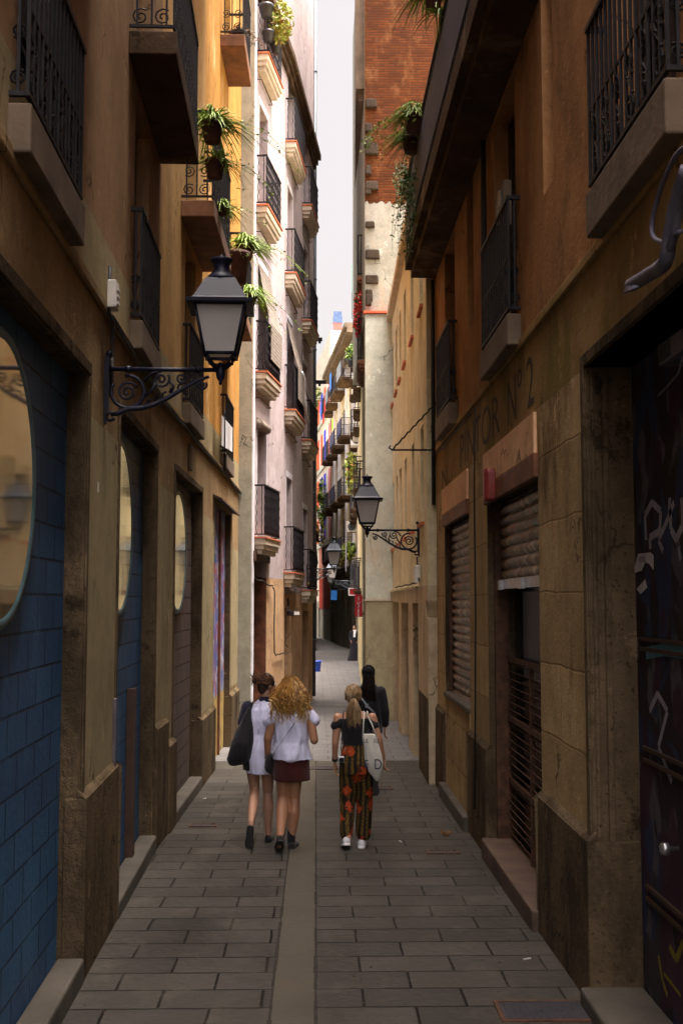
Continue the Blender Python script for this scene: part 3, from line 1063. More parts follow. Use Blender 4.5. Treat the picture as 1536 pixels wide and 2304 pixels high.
# door trims and curtain rods on the white front
m = MB()
for F_, ops in ((D, opsD[:4]), (E_, opsE[:8])):
    for a, b, c, e in ops:
        F_.box(m, a - .07, b + .07, .001, .012, e, e + .13)
        F_.box(m, a - .05, a - .005, .001, .01, c, e)
        F_.box(m, b + .005, b + .05, .001, .01, c, e)
m.build('window_surround', M['white_rim'], L2)
m = MB()
for F_, cc, zz in [(D, c1, z) for z in zs1[1:]] + [(E_, c2, z) for z in zs2[1:]] + [(E_, c3, z) for z in zs3[1:]]:
    z = zz - .48
    m.tube([F_.P(cc[0] + .1, 0, z), F_.P(cc[0] + .1, .09, z), F_.P(cc[1] - .3, .09, z - .01), F_.P(cc[1] - .3, 0, z)], .009, 5)
m.build('curtain_rail', M['iron'], L2)

m = MB()
xp, yp = -.06, 30.42
m.tube([(xp, yp, -.3), (xp, yp, 19.6)], .055, 10)
for z in (1.2, 3.2, 5.2, 7.2, 9.2, 11.2, 13.2, 15.2, 17.2):
    m.lathe((xp, yp, z), [(.056, 0), (.066, .005), (.066, .05), (.056, .055)], 10)
    m.box(xp - .16, xp - .04, yp - .01, yp + .01, z + .01, z + .04)
tag(m.build('drainpipe', M['pipe'], None, (xp, yp, 0)), 'long grey drainpipe running up the corner of the whitewashed building', 'drainpipe')

# narrow far building on the left
G3 = Facade((-.12, 52), (.05, 84), 1)
L3 = thing('narrow_building', 'low yellowish building half hidden behind the grey drainpipe', 'building', (-.1, 60, 0))
m = MB(); G3.wall(m, 0.05, G3.L, -1.2, 12.0, [(5, 6, 6.2, 8), (9, 10, 6.2, 8), (14, 15, 6.2, 8), (5, 6.2, -1, 1.9), (10, 11.5, -1, 1.9)], .2, 3)
m.build('wall', M['yellow'], L3)
for a in (5, 9, 14): window(G3, (a, a + 1, 6.2, 8), L3, 'glass')
m = MB()
for a, b in ((5, 6.2), (10, 11.5)): G3.box(m, a, b, -.24, -.2, -1, 1.9)
m.build('doorway', M['void'], L3)
m = MB(); G3.box(m, 0.05, G3.L, .001, .10, 5.0, 5.12)
m.hexa([G3.P(6, .0, 5.9), G3.P(16, .0, 5.9), G3.P(16, .22, 5.75), G3.P(6, .22, 5.75), G3.P(6, 0, 6.0), G3.P(16, 0, 6.0), G3.P(16, .22, 5.83), G3.P(6, .22, 5.83)])
m.build('awning', M['slab_dark'], L3)
# unseen wall closing an open space added to light the far paving
m = MB(); m.box(-9, -8.6, 33, 54, -1.2, 3.2); m.box(-9.05, -8.55, 33, 54, 3.201, 3.3)
tag(m.build('light_gap_wall', M['cream'], None, (-8.8, 40, -.5)), 'unseen cream wall behind the gap opened to let skylight past the drainpipe', 'wall')
# ================================================================ RIGHT NEAR BUILDING
R = Facade((1.66, -2.4), (1.66, 15.28), -1)
R1 = thing('brown_building', 'dark-stained brown building with roller shutters and faded painted lettering above them', 'building', (1.7, 8, 0))
RH = 20.0  # unseen height raised to block sun from the opposite upper wall
pR0, pR1 = R.S(1325), R.S(1213)
ndoor = (pR0 - 2.4, pR0, -.6, R.Z(1325, 818))
sh1 = (R.S(1213), R.S(1097), -.6, R.Z(1213, 1062))
sh2 = (R.S(1056), R.S(1001), R.Z(1056, 1598), R.Z(1056, 1148))
m = MB(); R.wall(m, 0, R.L, -1, R.Z(1208, 920), [ndoor, sh1, sh2], .30, 5, 0, 1)
m.build('ground_floor_wall', [M['brown_stone'], M['plinth']], R1)
z_t = R.Z(1208, 920)
m = MB(); R.wall(m, 0, R.L, z_t + .001, STR, [ndoor], .30, 5, 0, 1)
m.build('lettered_wall', [M['brown_band'], M['plinth']], R1)
rb = [(R.S(1365, 560), R.S(1365, 560) - 1.45), (R.S(1173, 740), R.S(1173, 740) + 1.5), (R.S(1030, 935), R.S(1030, 935) + 1.42)]
rb[0] = (rb[0][1], rb[0][0])
opsR = []
for z0, hh in ((4.62, 2.15), (7.05, 2.4), (11.0, 2.0)):
    for b in rb: opsR.append((b[0] + .2, b[1] - .2, z0, z0 + hh))
slits = []
for (xa, ya), (xb, yb) in (((1246, 400), (1222, 440)), ((1066, 720), (1052, 742))):
    s0, z0 = R.at(xa, ya); s1, z1 = R.at(xb, yb)
    slits.append((s0, s1, (z0 + z1) / 2, (z0 + z1) / 2 + 1.7))
    slits.append((s0, s1, 7.3, 9.0))
m = MB(); R.wall(m, 0, R.L, STR + .001, RH, opsR + slits, .22, 5)
m.build('upper_wall', M['brown'], R1)
for o_ in opsR: window(R, o_, R1, 'glass', -.14)
for o_ in slits: window(R, o_, R1, 'glass', -.17)
m = MB(); R.box(m, 0, R.L, 0, .03, STR - .03, STR + .04)
m.build('string_course', M['brown_band'], R1, bevel=.01)
# plinths
m = MB()
for a, b, zt in ((pR0 - .012, pR1, R.Z(1275, 1830)), (sh1[1], sh2[0], R.Z(1078, 1660)), (sh2[1] + .03, R.L, R.Z(995, 1595)), (ndoor[0] - 1, ndoor[0], .9)):
    a, b = a - .012, b + .012
    R.box(m, a, b, -.28 if a < pR0 + .2 and a > pR0 - .2 else -.1, .045, -.5, zt - .03)
    m.hexa([R.P(a, -.02, zt - .03), R.P(b, -.02, zt - .03), R.P(b, .045, zt - .03), R.P(a, .045, zt - .03), R.P(a, -.02, zt + .03), R.P(b, -.02, zt + .03), R.P(b, 0, zt + .02), R.P(a, 0, zt + .02)])
m.build('plinth', M['plinth'], R1, bevel=.018)
# near doorway: moulded frame, door, step
m = MB()
R.box(m, pR0 - .002, pR0 + .075, 0, .02, .75, ndoor[3] + .08)
R.box(m, ndoor[0] - .07, pR0 - .003, 0, .02, ndoor[3], ndoor[3] + .08)
R.box(m, pR0 - .03, pR0 - .001, -.13, -.09, .75, ndoor[3] - .03)
R.box(m, pR0 - .02, pR0 - .001, -.05, -.02, .75, ndoor[3] - .02)
m.build('door_moulding', M['plinth'], R1, bevel=.01)
m = MB(); R.box(m, ndoor[0], ndoor[1], -.36, -.285, -.3, ndoor[3])
nd = m.build('painted_door', M['graf_near'], R1, label='heavy door covered in graffiti and torn stickers')
m = MB()
dd = -.284
for z in (.55, .62, 1.35, 1.42, 2.0, 2.06):
    R.box(m, ndoor[0] + .1, ndoor[1] - .12, dd, dd + .018, z, z + .022)
m.build('door_ridge', M['wood'], nd)
m = MB()
sk, zk = R.at(1500, 1910, -.22)
m.lathe(R.P(sk, -.285, zk), [(.012, 0), (.012, .05), (.032, .06), (.036, .08), (.028, .10), (.004, .106)], 14, 0, R.n)
m.build('door_knob', M['metal'], nd)


def ribbon(F, pts, d, wdt, m):
    for i in range(len(pts) - 1):
        (a, z), (b, y) = pts[i], pts[i + 1]
        t = V((b - a, y - z, 0)).normalized()
        p = V((-t.y, t.x, 0)) * wdt
        m.quad(F.P(a - p.x, d, z - p.y), F.P(a + p.x, d, z + p.y), F.P(b + p.x, d, y + p.y), F.P(b - p.x, d, y - p.y))


def pxs(F, pts, d):
    return [F.at(x, y, d) for x, y in pts]


m = MB()
for pl, wd in (([(1452, 1215), (1450, 1160), (1465, 1130), (1485, 1150), (1483, 1195), (1460, 1210), (1462, 1235)], .022), ([(1490, 1240), (1480, 1215), (1500, 1170), (1515, 1130)], .02),
               ([(1505, 1120), (1508, 1190), (1520, 1215), (1535, 1180), (1532, 1120)], .024), ([(1460, 1600), (1478, 1560), (1500, 1600), (1480, 1680), (1510, 1760)], .02), ([(1525, 1230), (1530, 1260)], .02)):
    ribbon(R, pxs(R, pl, -.283), -.283, wd, m)
m.build('spray_lines', M['graf_white'], nd)
m = MB()
for pl, wd in (([(1480, 2150), (1490, 2210), (1500, 2240)], .018), ([(1505, 2130), (1520, 2160), (1535, 2120)], .022), ([(1492, 2190), (1530, 2240)], .012)):
    ribbon(R, pxs(R, pl, -.283), -.283, wd, m)
m.build('yellow_spray', M['graf_gold'], nd)
m = MB()
ribbon(R, pxs(R, [(1452, 1470), (1490, 1462), (1536, 1468)], -.282), -.282, .035, m)
m.build('teal_spray', M['graf_teal'], nd)
m = MB(); R.box(m, ndoor[0] - .1, ndoor[1], -.28, .10, -.4, .02)
m.build('door_step', M['stepstone'], R1, bevel=.02)
# shop door with a half lowered roller shutter
m = MB(); R.box(m, sh1[0], sh1[1] + .03, .001, .03, sh1[3] + .15, z_t - .02)
R.box(m, sh2[0] - .02, sh2[1] + .06, .001, .03, sh2[3] + .13, R.Z(1050, 1058))
m.build('sign_panel', M['pink'], R1, bevel=.006)
m = MB(); R.box(m, sh1[0], sh1[1], -.02, .035, sh1[3] - .03, sh1[3] + .148)
R.box(m, sh2[0], sh2[1], -.02, .035, sh2[3] - .03, sh2[3] + .128)
m.build('lintel_board', M['rustwood'], R1, bevel=.008)


def roller(F, a, b, z0, z1, d):
    m = MB()
    n = int((z1 - z0) / .10)
    prof = []
    for i in range(n):
        za = z0 + (z1 - z0) * i / n
        h = (z1 - z0) / n
        for k in range(6):
            prof.append((d + .024 * math.sin(PI * k / 5), za + h * .80 * k / 5))
        prof.append((d - .012, za + h * .82))
        prof.append((d - .012, za + h * .97))
    prof.append((d, z1))
    nb = 1
    vs = [F.P(a, q[0], q[1]) for q in prof] + [F.P(b, q[0], q[1]) for q in prof]
    N = len(prof)
    m.add(vs, [(i, i + 1, N + i + 1, N + i) for i in range(N - 1)], 0, False)
    return m.build('roller_shutter', M['roller'], R1)


zsh = R.Z(1165, 1300, -.12)
r1 = roller(R, sh1[0] + .001, sh1[1] - .06, zsh, sh1[3] - .03, -.13)
m = MB(); R.box(m, sh1[0] + .001, sh1[1] - .06, -.14, -.10, zsh - .09, zsh)
for px in (1130, 1178):
    s_, _ = R.at(px, 1300, -.1)
    R.box(m, s_ - .06, s_ + .06, -.099, -.06, zsh - .10, zsh - .01)
m.build('shutter_lock_bar', M['metal'], r1)
roller(R, sh2[0] + .001, sh2[1] - .05, sh2[2] - .02, sh2[3] - .03, -.10)
m = MB()
R.box(m, sh1[1] - .06, sh1[1] - .001, -.20, -.06, -.3, sh1[3] - .03)
R.box(m, sh1[0] + .001, sh1[0] + .03, -.2, -.06, -.3, sh1[3] - .03)
R.box(m, sh2[1] - .05, sh2[1] - .001, -.17, -.05, sh2[2], sh2[3] - .03)
m.build('shutter_guide', M['rust'], R1)
m = MB(); R.plane(m, sh1[0], sh1[1], -.3, sh1[3], -.26)
m.build('shop_glass', M['glass'], R1)
m = MB(); sx0 = R.S(1165, 1400, -.2)
R.box(m, sh1[0] + .05, sx0, -.255, -.245, 1.6, zsh - .12)
m.build('door_blind', M['bluish'], R1)
m = MB()
a0, a1 = sh1[0] + .02, R.S(1140, 1700, -.19)
z0g, z1g = -.02, R.Z(1180, 1492, -.2)
for z in (z0g, z0g + .62, z0g + 1.2, z1g):
    R.box(m, a0, a1, -.20, -.17, z - .025, z + .025)
for a in (a0, (a0 + a1) / 2, a1):
    R.box(m, a - .012, a + .012, -.205, -.165, z0g, z1g)
z = z0g + .06
while z < z1g:
    R.box(m, a0, a1, -.188, -.180, z - .004, z + .004)
    z += .072
m.build('door_grille', M['rust'], R1)
m = MB(); R.box(m, sh1[0], sh1[1], -.25, .09, -.4, gz(9.5) + .17)
m.build('door_step', M['redstep'], R1, bevel=.018)
m = MB(); R.box(m, sh2[0], sh2[1], -.05, .012, gz(13) + .15, sh2[2] - .03)
m.build('parapet', M['brown_stone'], R1)
m = MB(); R.box(m, sh2[0], sh2[1], -.09, .03, sh2[2] - .03, sh2[2] + .03)
R.box(m, sh2[0] - .03, sh2[1] + .03, .013, .10, gz(13) - .2, gz(13) + .16)
m.build('window_sill', M['stepstone'], R1, bevel=.015)
# lettering
for body, xa, xb, yb, yt in (("N", 994, 1006, 1092, 1046), ("PINTOR", 1035, 1124, 972, 879), ("N\u00ba 2", 1142, 1201, 906, 792)):
    s0, s1, zb0, zt0 = R.S(xa, yb), R.S(xb, yb), R.Z(xb, yb), R.Z(xb, yt)
    tm = text_mesh('painted_letters', body, (0, 0, 0), (1, 0, 0), (0, 1, 0), (0, 0, 1), 1, M['paintink'], R1, th=0)
    vs_ = [v.co + BASE[R1.name] for v in tm.data.vertices]
    x0, x1, y0, y1 = min(v.x for v in vs_), max(v.x for v in vs_), min(v.y for v in vs_), max(v.y for v in vs_)
    for v, q in zip(tm.data.vertices, vs_):
        v.co = R.P(s0 + (s1 - s0) * (q.x - x0) / (x1 - x0), .003, zb0 + (zt0 - zb0) * (q.y - y0) / (y1 - y0)) - BASE[R1.name]
# balconies
for b in rb: balcony(R, b[0], b[1], 4.62, .26, .12, R1, 'scroll', .97, M['slab'], mould=False, step=.09)
bb = (R.L - 7.4, R.L)
m = MB(); R.box(m, bb[0], bb[1], 0, .42, 6.92, 7.12); R.box(m, bb[0] + .04, bb[1] - .04, 0, .34, 6.80, 6.919)
lb = m.build('long_balcony', M['slab_dark'], R1)
railing(R, bb[0], bb[1], 7.12, 1.05, .42, 'scroll', lb, .11)
m = MB()
R.box(m, bb[0] + 1, bb[1] - .05, .40, .408, 7.3, 8.0)
m.build('blue_screen', plain('navy_canvas', (.02, .022, .06), .8), lb)
m = MB(); R.box(m, 0, R.L, 0, .8, RH - .2, RH + .02)
m.build('added_shade_eave', M['slab_dark'], R1)  # unseen overhang put in to keep sky and sun off the alley
m = MB(); m.tube([R.P(R.S(1098, 400), .05, 4.4), R.P(R.S(1098, 400), .05, 6.75)], .028, 8)
m.tube([R.P(R.L - .12, .05, 3.6), R.P(R.L - .12, .05, 6.75)], .028, 8)
m.build('drain_stack', M['cable'], R1)

# ================================================================ RIGHT PLAIN BUILDING
P2 = Facade((1.535, 15.29), (1.69, 24.58), -1)
R2 = thing('tan_building', 'plain tan building with rows of narrow slit windows and tall dark doorways', 'building', (1.6, 20, 0))
R2H = 8.65
opsU = []
for px in (885, 893.5, 902, 913, 930, 951):
    s_ = P2.S(px)
    opsU.append((s_ - .3, s_ + .3, 3.42, 4.85))
    opsU.append((s_ - .3, s_ + .3, 6.6, 7.95))
opsG = [(P2.S(896), P2.S(884.5), -1, 2.25), (P2.S(918), P2.S(902), -1, 2.25), (P2.S(940), P2.S(928), -1, 2.25)]
sq = (P2.S(969, 1370), P2.S(957, 1370), P2.Z(963, 1390), P2.Z(963, 1352))
m = MB(); P2.wall(m, 0, P2.L, 2.5, R2H, opsU, .2, 5)
m.build('wall', M['tan'], R2)
m = MB(); P2.wall(m, 0, P2.L, -1, 2.499, opsG + [sq], .32, 5)
m.build('ground_floor_wall', M['tan_low'], R2)
for o_ in opsU: window(P2, o_, R2, 'glass', -.16, M['bluegrey'])
m = MB()
for o_ in opsU: P2.box(m, o_[0] - .03, o_[1] + .03, -.1, .05, o_[2] - .05, o_[2] - .002)
m.build('window_sill', M['terra'], R2)
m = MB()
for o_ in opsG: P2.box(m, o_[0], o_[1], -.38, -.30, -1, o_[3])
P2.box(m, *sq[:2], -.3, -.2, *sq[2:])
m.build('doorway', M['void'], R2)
m = MB(); P2.box(m, P2.S(941.5), P2.L, 0, .06, 2.47, 2.53)
m.build('moulding', M['tan'], R2, bevel=.012)
m = MB(); P2.box(m, 0, P2.S(942), .001, .012, -1, .95)
m.build('plinth', M['plinth'], R2)
m = MB(); P2.box(m, 0, P2.L, 0, .12, R2H - .12, R2H + .05)
m.build('coping', M['tan_low'], R2)
m = MB(); P2.box(m, opsG[2][0] + .02, opsG[2][0] + .32, -.3, -.1, .55, 1.35)
m.build('meter_box', M['dark'], R2)

# ================================================================ RIGHT BRICK BUILDING
Q = Facade((1.09, 24.6), (1.35, 33), -1)
R3 = thing('brick_building', 'tall building with a bare old brick party wall above a whitewashed pillar', 'building', (1.4, 24.6, 0))
R3H = 19.5


def fz(py): return Facade((1.09, 24.6), (1.75, 24.6), 1).Z(850, py)


zb1, zb2, zb3 = fz(458), fz(705), fz(1350)
m = MB(); m.box(1.095, 6, 24.605, 32.99, zb2, R3H)
m.build('core_wall', M['greyside'], R3)
m = MB(); m.box(1.09, 6, 24.58, 24.604, zb1, R3H)
m.build('brick_wall', M['brick'], R3)
m = MB()
n = 9
xs = [1.09 + (6 - 1.09) * i / 96 for i in range(97)]
for i in range(96):
    za = zb1 + .30 * mnoise.noise(V((xs[i] * 6, 0, 3))) + .07 * mnoise.noise(V((xs[i] * 11, 0, 3))); zb = zb1 + .30 * mnoise.noise(V((xs[i + 1] * 6, 0, 3))) + .07 * mnoise.noise(V((xs[i + 1] * 11, 0, 3)))
    m.hexa([(xs[i], 24.573, zb2), (xs[i + 1], 24.573, zb2), (xs[i + 1], 24.604, zb2), (xs[i], 24.604, zb2),
            (xs[i], 24.573, za), (xs[i + 1], 24.573, zb), (xs[i + 1], 24.579, zb), (xs[i], 24.579, za)])
m.build('peeling_wall', M['old_white'], R3)
m = MB(); m.box(1.085, 1.80, 24.50, 24.604, zb3, zb2 - .03)
m.build('pillar', M['pillar_white'], R3, bevel=.015)
m = MB(); m.box(1.085, 1.80, 24.49, 24.604, -1, zb3 - .02)
m.build('pillar_base', M['pillar_low'], R3, bevel=.015)
m = MB(); m.box(1.07, 1.82, 24.47, 24.61, zb3 - .019, zb3 + .02); 
m.build('pillar_moulding', M['mould'], R3)
m = MB(); m.box(1.05, 1.82, 24.44, 24.62, zb2 - .029, zb2 + .015)
m.build('tile_edge', M['sh_red'], R3)
m = MB()
for py, wx in ((245, .20), (300, .12), (330, .12), (350, .22), (395, .10), (430, .22), (440, .1), (515, .16), (585, .24), (640, .22), (680, .12), (690, .1)):
    z = fz(py)
    hh, wx = rnd.uniform(.14, .30), wx * 1.35
    m.hexa([(1.10, 24.48 + rnd.uniform(0, .04), z), (1.10 + wx, 24.50, z + rnd.uniform(-.02, .02)), (1.10 + wx, 24.60, z), (1.10, 24.60, z),
            (1.10, 24.50, z + hh), (1.10 + wx * .9, 24.50, z + hh), (1.10 + wx, 24.60, z + hh), (1.10, 24.60, z + hh)])
m.build('toothing_stone', plaster('grimy_block', (.05, .036, .026), (.035, .026, .02), bump=.8), R3, bevel=.03)
m = MB()
Q.wall(m, 0.0, Q.L, -1, R3H - .4, [(2, 3, z, z + 2.1) for z in (2.9, 6.3, 9.7, 13.1)] + [(5.4, 6.4, z, z + 2.1) for z in (2.9, 6.3, 9.7, 13.1)] + [(2, 3.4, -1, 2), (5, 6.4, -1, 2)], .2, .3)
m.build('street_wall', M['pillar_low'], R3)
for z in (2.9, 6.3, 9.7, 13.1):
    for a in (2, 5.4): window(Q, (a, a + 1, z, z + 2.1), R3, 'louvre', -.1, M['wood'])
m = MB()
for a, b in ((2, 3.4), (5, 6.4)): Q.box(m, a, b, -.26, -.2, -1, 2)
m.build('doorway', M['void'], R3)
m = MB(); Q.box(m, .3, 7.5, .0, .20, fz(205) + .2, fz(-300)); Q.box(m, .5, 7.4, 0, .14, fz(205), fz(205) + .2)
m.build('enclosed_bay', M['slab'], R3)
zb_ = Q.Z(815, 880)
for (s0, z, st) in ((1.6, Q.Z(818, 640), 'plain'), (1.2, Q.Z(815, 890), 'plain')):
    balcony(Q, s0, s0 + 2.2, z, .25, .17, R3, st, 1.0, M['slab_red'], mould=True, rmat=M['iron'])
balcony(Q, 4.4, 6.2, Q.Z(812, 1160), .2, .17, R3, 'plain', 1.0, M['slab'], mould=True, rmat=M['iron'])

# ================================================================ FAR RIGHT BUILDINGS
S4 = Facade((1.36, 33.02), (1.82, 47.5), -1)
R4 = thing('pale_yellow_building', 'pale yellow building with small balconies beyond the whitewashed pillar', 'building', (1.6, 40, 0))
opsS = [(a, a + 1.1, z, z + 2.1) for z in (2.6, 5.8, 9.0) for a in (2, 6, 10)]
m = MB(); S4.wall(m, 0, S4.L, -1.2, 13.0, opsS + [(1.5, 4, -1, 1.9), (6, 9, -1, 1.9), (10.5, 13, -1, 1.9)], .2, 4)
m.build('wall', M['yellow'], R4)
for o_ in opsS: window(S4, o_, R4, 'louvre', -.08, M['greenwood'] if o_[2] > 9 else M['wood'])
m = MB()
for a, b in ((1.5, 4), (6, 9), (10.5, 13)): S4.box(m, a, b, -.26, -.2, -1.2, 1.9)
m.build('doorway', M['void'], R4)
m = MB(); S4.box(m, 0, S4.L, 0, .16, 12.75, 13.05)
m.build('cornice', M['slab'], R4)
for z in (2.6, 5.8, 9.0):
    for a in (1.6, 5.6, 9.6): balcony(S4, a, a + 1.9, z, .16, .26, R4, 'plain', 1.0, M['slab_dark'], mould=True, rmat=M['iron_far'])
S5 = Facade((1.84, 47.6), (2.2, 62), -1)
R4b = thing('grey_stone_building', 'distant cream building with shop fronts behind the vertical red sign', 'building', (2, 55, 0))
opsS = [(a, a + 1.1, z, z + 2.2) for z in (3.0, 6.4, 9.8, 13) for a in (2, 6, 10)]
m = MB(); S5.wall(m, 0, S5.L, 2.3, 16.5, opsS, .2, 4)
m.build('wall', M['cream'], R4b)
m = MB(); S5.wall(m, 0, S5.L, -1.2, 2.299, [(1, 4, -1.2, 1.9), (6, 9, -1.2, 1.9), (10, 13, -1.2, 1.9)], .2, 4)
m.build('shop_wall', M['pillar_low'], R4b)
for o_ in opsS: window(S5, o_, R4b, 'louvre', -.08, M['wood'])
m = MB()
for a in (1, 6, 10): S5.box(m, a, a + 3, -.26, -.2, -1.2, 1.9)
m.build('doorway', M['void'], R4b)
m = MB(); S5.box(m, 0, S5.L, 0, .2, 16.2, 16.52)
m.build('cornice', M['slab'], R4b)
for z in (3.0, 6.4, 9.8, 13):
    for a in (1.6, 5.6, 9.6): balcony(S5, a, a + 1.9, z, .16, .36, R4b, 'plain', 1.0, M['slab_dark'], mould=True, rmat=M['iron_far'])

T5 = Facade((2.22, 62.6), (1.02, 78), -1)
R5 = thing('balcony_building', 'far grey-white building stacked with dark balconies and hung laundry', 'building', (1.6, 70, 0))
rowz = [T5.Z(788, 1250), T5.Z(788, 1120), T5.Z(790, 985), T5.Z(793, 851)]
cols = [(1.0, 3.6), (5.2, 8.2), (9.6, 11.6), (12.6, 14.6)]
opsT = [(c_[0] + .5, c_[1] - .5, z + .02, z + 2.4) for z in rowz for c_ in cols]
zsh_ = rowz[0] - .6
m = MB(); T5.wall(m, 0, T5.L, zsh_, 18.2, opsT, .2, 4)
m.build('wall', M['cream'], R5)
shops = [(.6 + 2.0 * i, 2.0 + 2.0 * i, -1.2, zsh_ - .5) for i in range(7)]
m = MB(); T5.wall(m, 0, T5.L, -1.2, zsh_ - .001, shops, .35, 4)
m.build('shop_wall', M['darkstone'], R5)
m = MB()
for o_ in shops: T5.box(m, o_[0], o_[1], -.41, -.35, -1.2, o_[3])
m.build('shop_doorway', M['dark'], R5)
for i, o_ in enumerate(opsT): window(T5, o_, R5, 'louvre' if i % 3 else 'glass', -.1, M['bluegrey'] if i % 2 else M['wood'])
m = MB()
for a in (.3, .75, 4.3, 4.6, 8.7, 9.1, 12.0, 12.3, 15.0): T5.box(m, a, a + .2, .0, .10, zsh_, 17.4)
m.build('pilaster', M['white_rim'], R5)
m = MB(); T5.box(m, 0, T5.L, 0, .3, 16.6, 16.8); T5.box(m, 0, T5.L, 0, .5, 17.6, 17.9); T5.box(m, 0, T5.L, 0, .62, 17.9, 18.15)
m.build('cornice', M['slab'], R5)
for i, z in enumerate(rowz):
    for j, c_ in enumerate(cols):
        bo = balcony(T5, c_[0], c_[1], z, .22, .72, R5, 'plain', 1.0, M['slab_dark'], mould=True, rmat=M['iron_far'])
        mm = MB()
        T5.box(mm, c_[0] + .05, c_[1] - .05, .735, .75, z + .1, z + .95)
        if (i, j) in ((3, 0), (2, 0), (2, 1), (1, 1), (0, 0), (3, 2)):
            mm.build('balcony_screen', M['bluegrey'] if i == 3 else M['cloth_navy'], bo)
U6 = Facade((1.0, 78.05), (-1.2, 104), -1)
R6 = thing('striped_building', 'far pale building at the bend with tall red, orange and blue shutters', 'building', (.5, 85, 0))
m = MB(); U6.wall(m, 0, U6.L, 2.2, 21.5, [], .2, 5)
m.build('wall', M['cream'], R6)
m = MB(); U6.wall(m, 0, U6.L, -1.2, 2.199, [(8.2, 9.6, -1, 1.6), (12, 13.4, -1, 1.6)], .2, 5)
m.build('lower_wall', M['greyside'], R6)
m = MB(); U6.box(m, .3, 9, .0, .012, U6.Z(730, 1370), U6.Z(730, 1300))
m.build('red_band', M['redpaint'], R6)
m = MB(); U6.box(m, .2, 9, .0, .011, U6.Z(730, 1295), U6.Z(730, 1222))
m.build('salmon_band', M['salmon'], R6)
zr = [(U6.Z(730, y0), U6.Z(730, y1)) for y0, y1 in ((876, 933), (971, 1039), (1068, 1132), (1160, 1215))]
for i, (zt_, zb_) in enumerate(zr):
    for j, (px, wd) in enumerate(((742.5, 4.6), (738, 2), (731, 3.2), (724, 3.2), (716, 3.4), (712, 2.))):
        col = [['sh_orange', 'white_rim', 'sh_red', 'sh_blue', 'sh_orange', 'sh_red'], ['sh_pink', 'white_rim', 'sh_blue', 'sh_red', 'sh_red', 'sh_orange'],
               ['sh_pink', 'white_rim', 'sh_blue', 'sh_blue', 'sh_red', 'sh_orange'], ['sh_pink', 'white_rim', 'sh_blue', 'sh_blue', 'sh_orange', 'sh_red']][i][j]
        s1, s0 = U6.S(px - wd / 2), U6.S(px + wd / 2)
        mm = MB(); U6.box(mm, s0, s1, .001, .05, zb_, zt_)
        mm.build('window_shutter', M[col], R6)
m = MB()
for _, zb_ in zr: U6.box(m, 0, U6.L, .0, .09, zb_ - .45, zb_ - .15)
m.build('floor_band', M['pillar_white'], R6)
# roof chimney and terrace
m = MB(); 
cxp = V((1.62, 84.5, 0))
m.box(1.3, 1.95, 84.2, 84.8, 21.4, 23.6)
ch = m.build('stack', M['sh_pink'], None, (1.6, 84.5, 21.4))
tag(ch, 'red chimney with a blue cap on the roof of the striped building', 'chimney')
ch.name = 'roof_chimney'
BASE[ch.name] = V((1.6, 84.5, 21.4))
m = MB(); m.box(1.27, 1.98, 84.17, 84.83, 23.601, 24.1); m.box(1.32, 1.93, 84.22, 84.78, 24.101, 24.5)
m.build('chimney_cap', plain('blue_slate', (.06, .10, .20), .7), ch)
# building closing the street behind the bend (left of the gap)
W7 = thing('corner_building', 'hazy plain building closing the bend at the far end', 'building', (-4, 112, 0))
m = MB(); m.box(-14, 3, 112, 118, -1.2, 12)
m.build('wall', M['cream'], W7)
m = MB()
for i in range(6):
    for z in (1.5, 5, 8.5): m.box(-12 + 2.4 * i, -11 + 2.4 * i, 111.9, 111.999, z, z + 1.9)
m.build('window', M['glass'], W7)

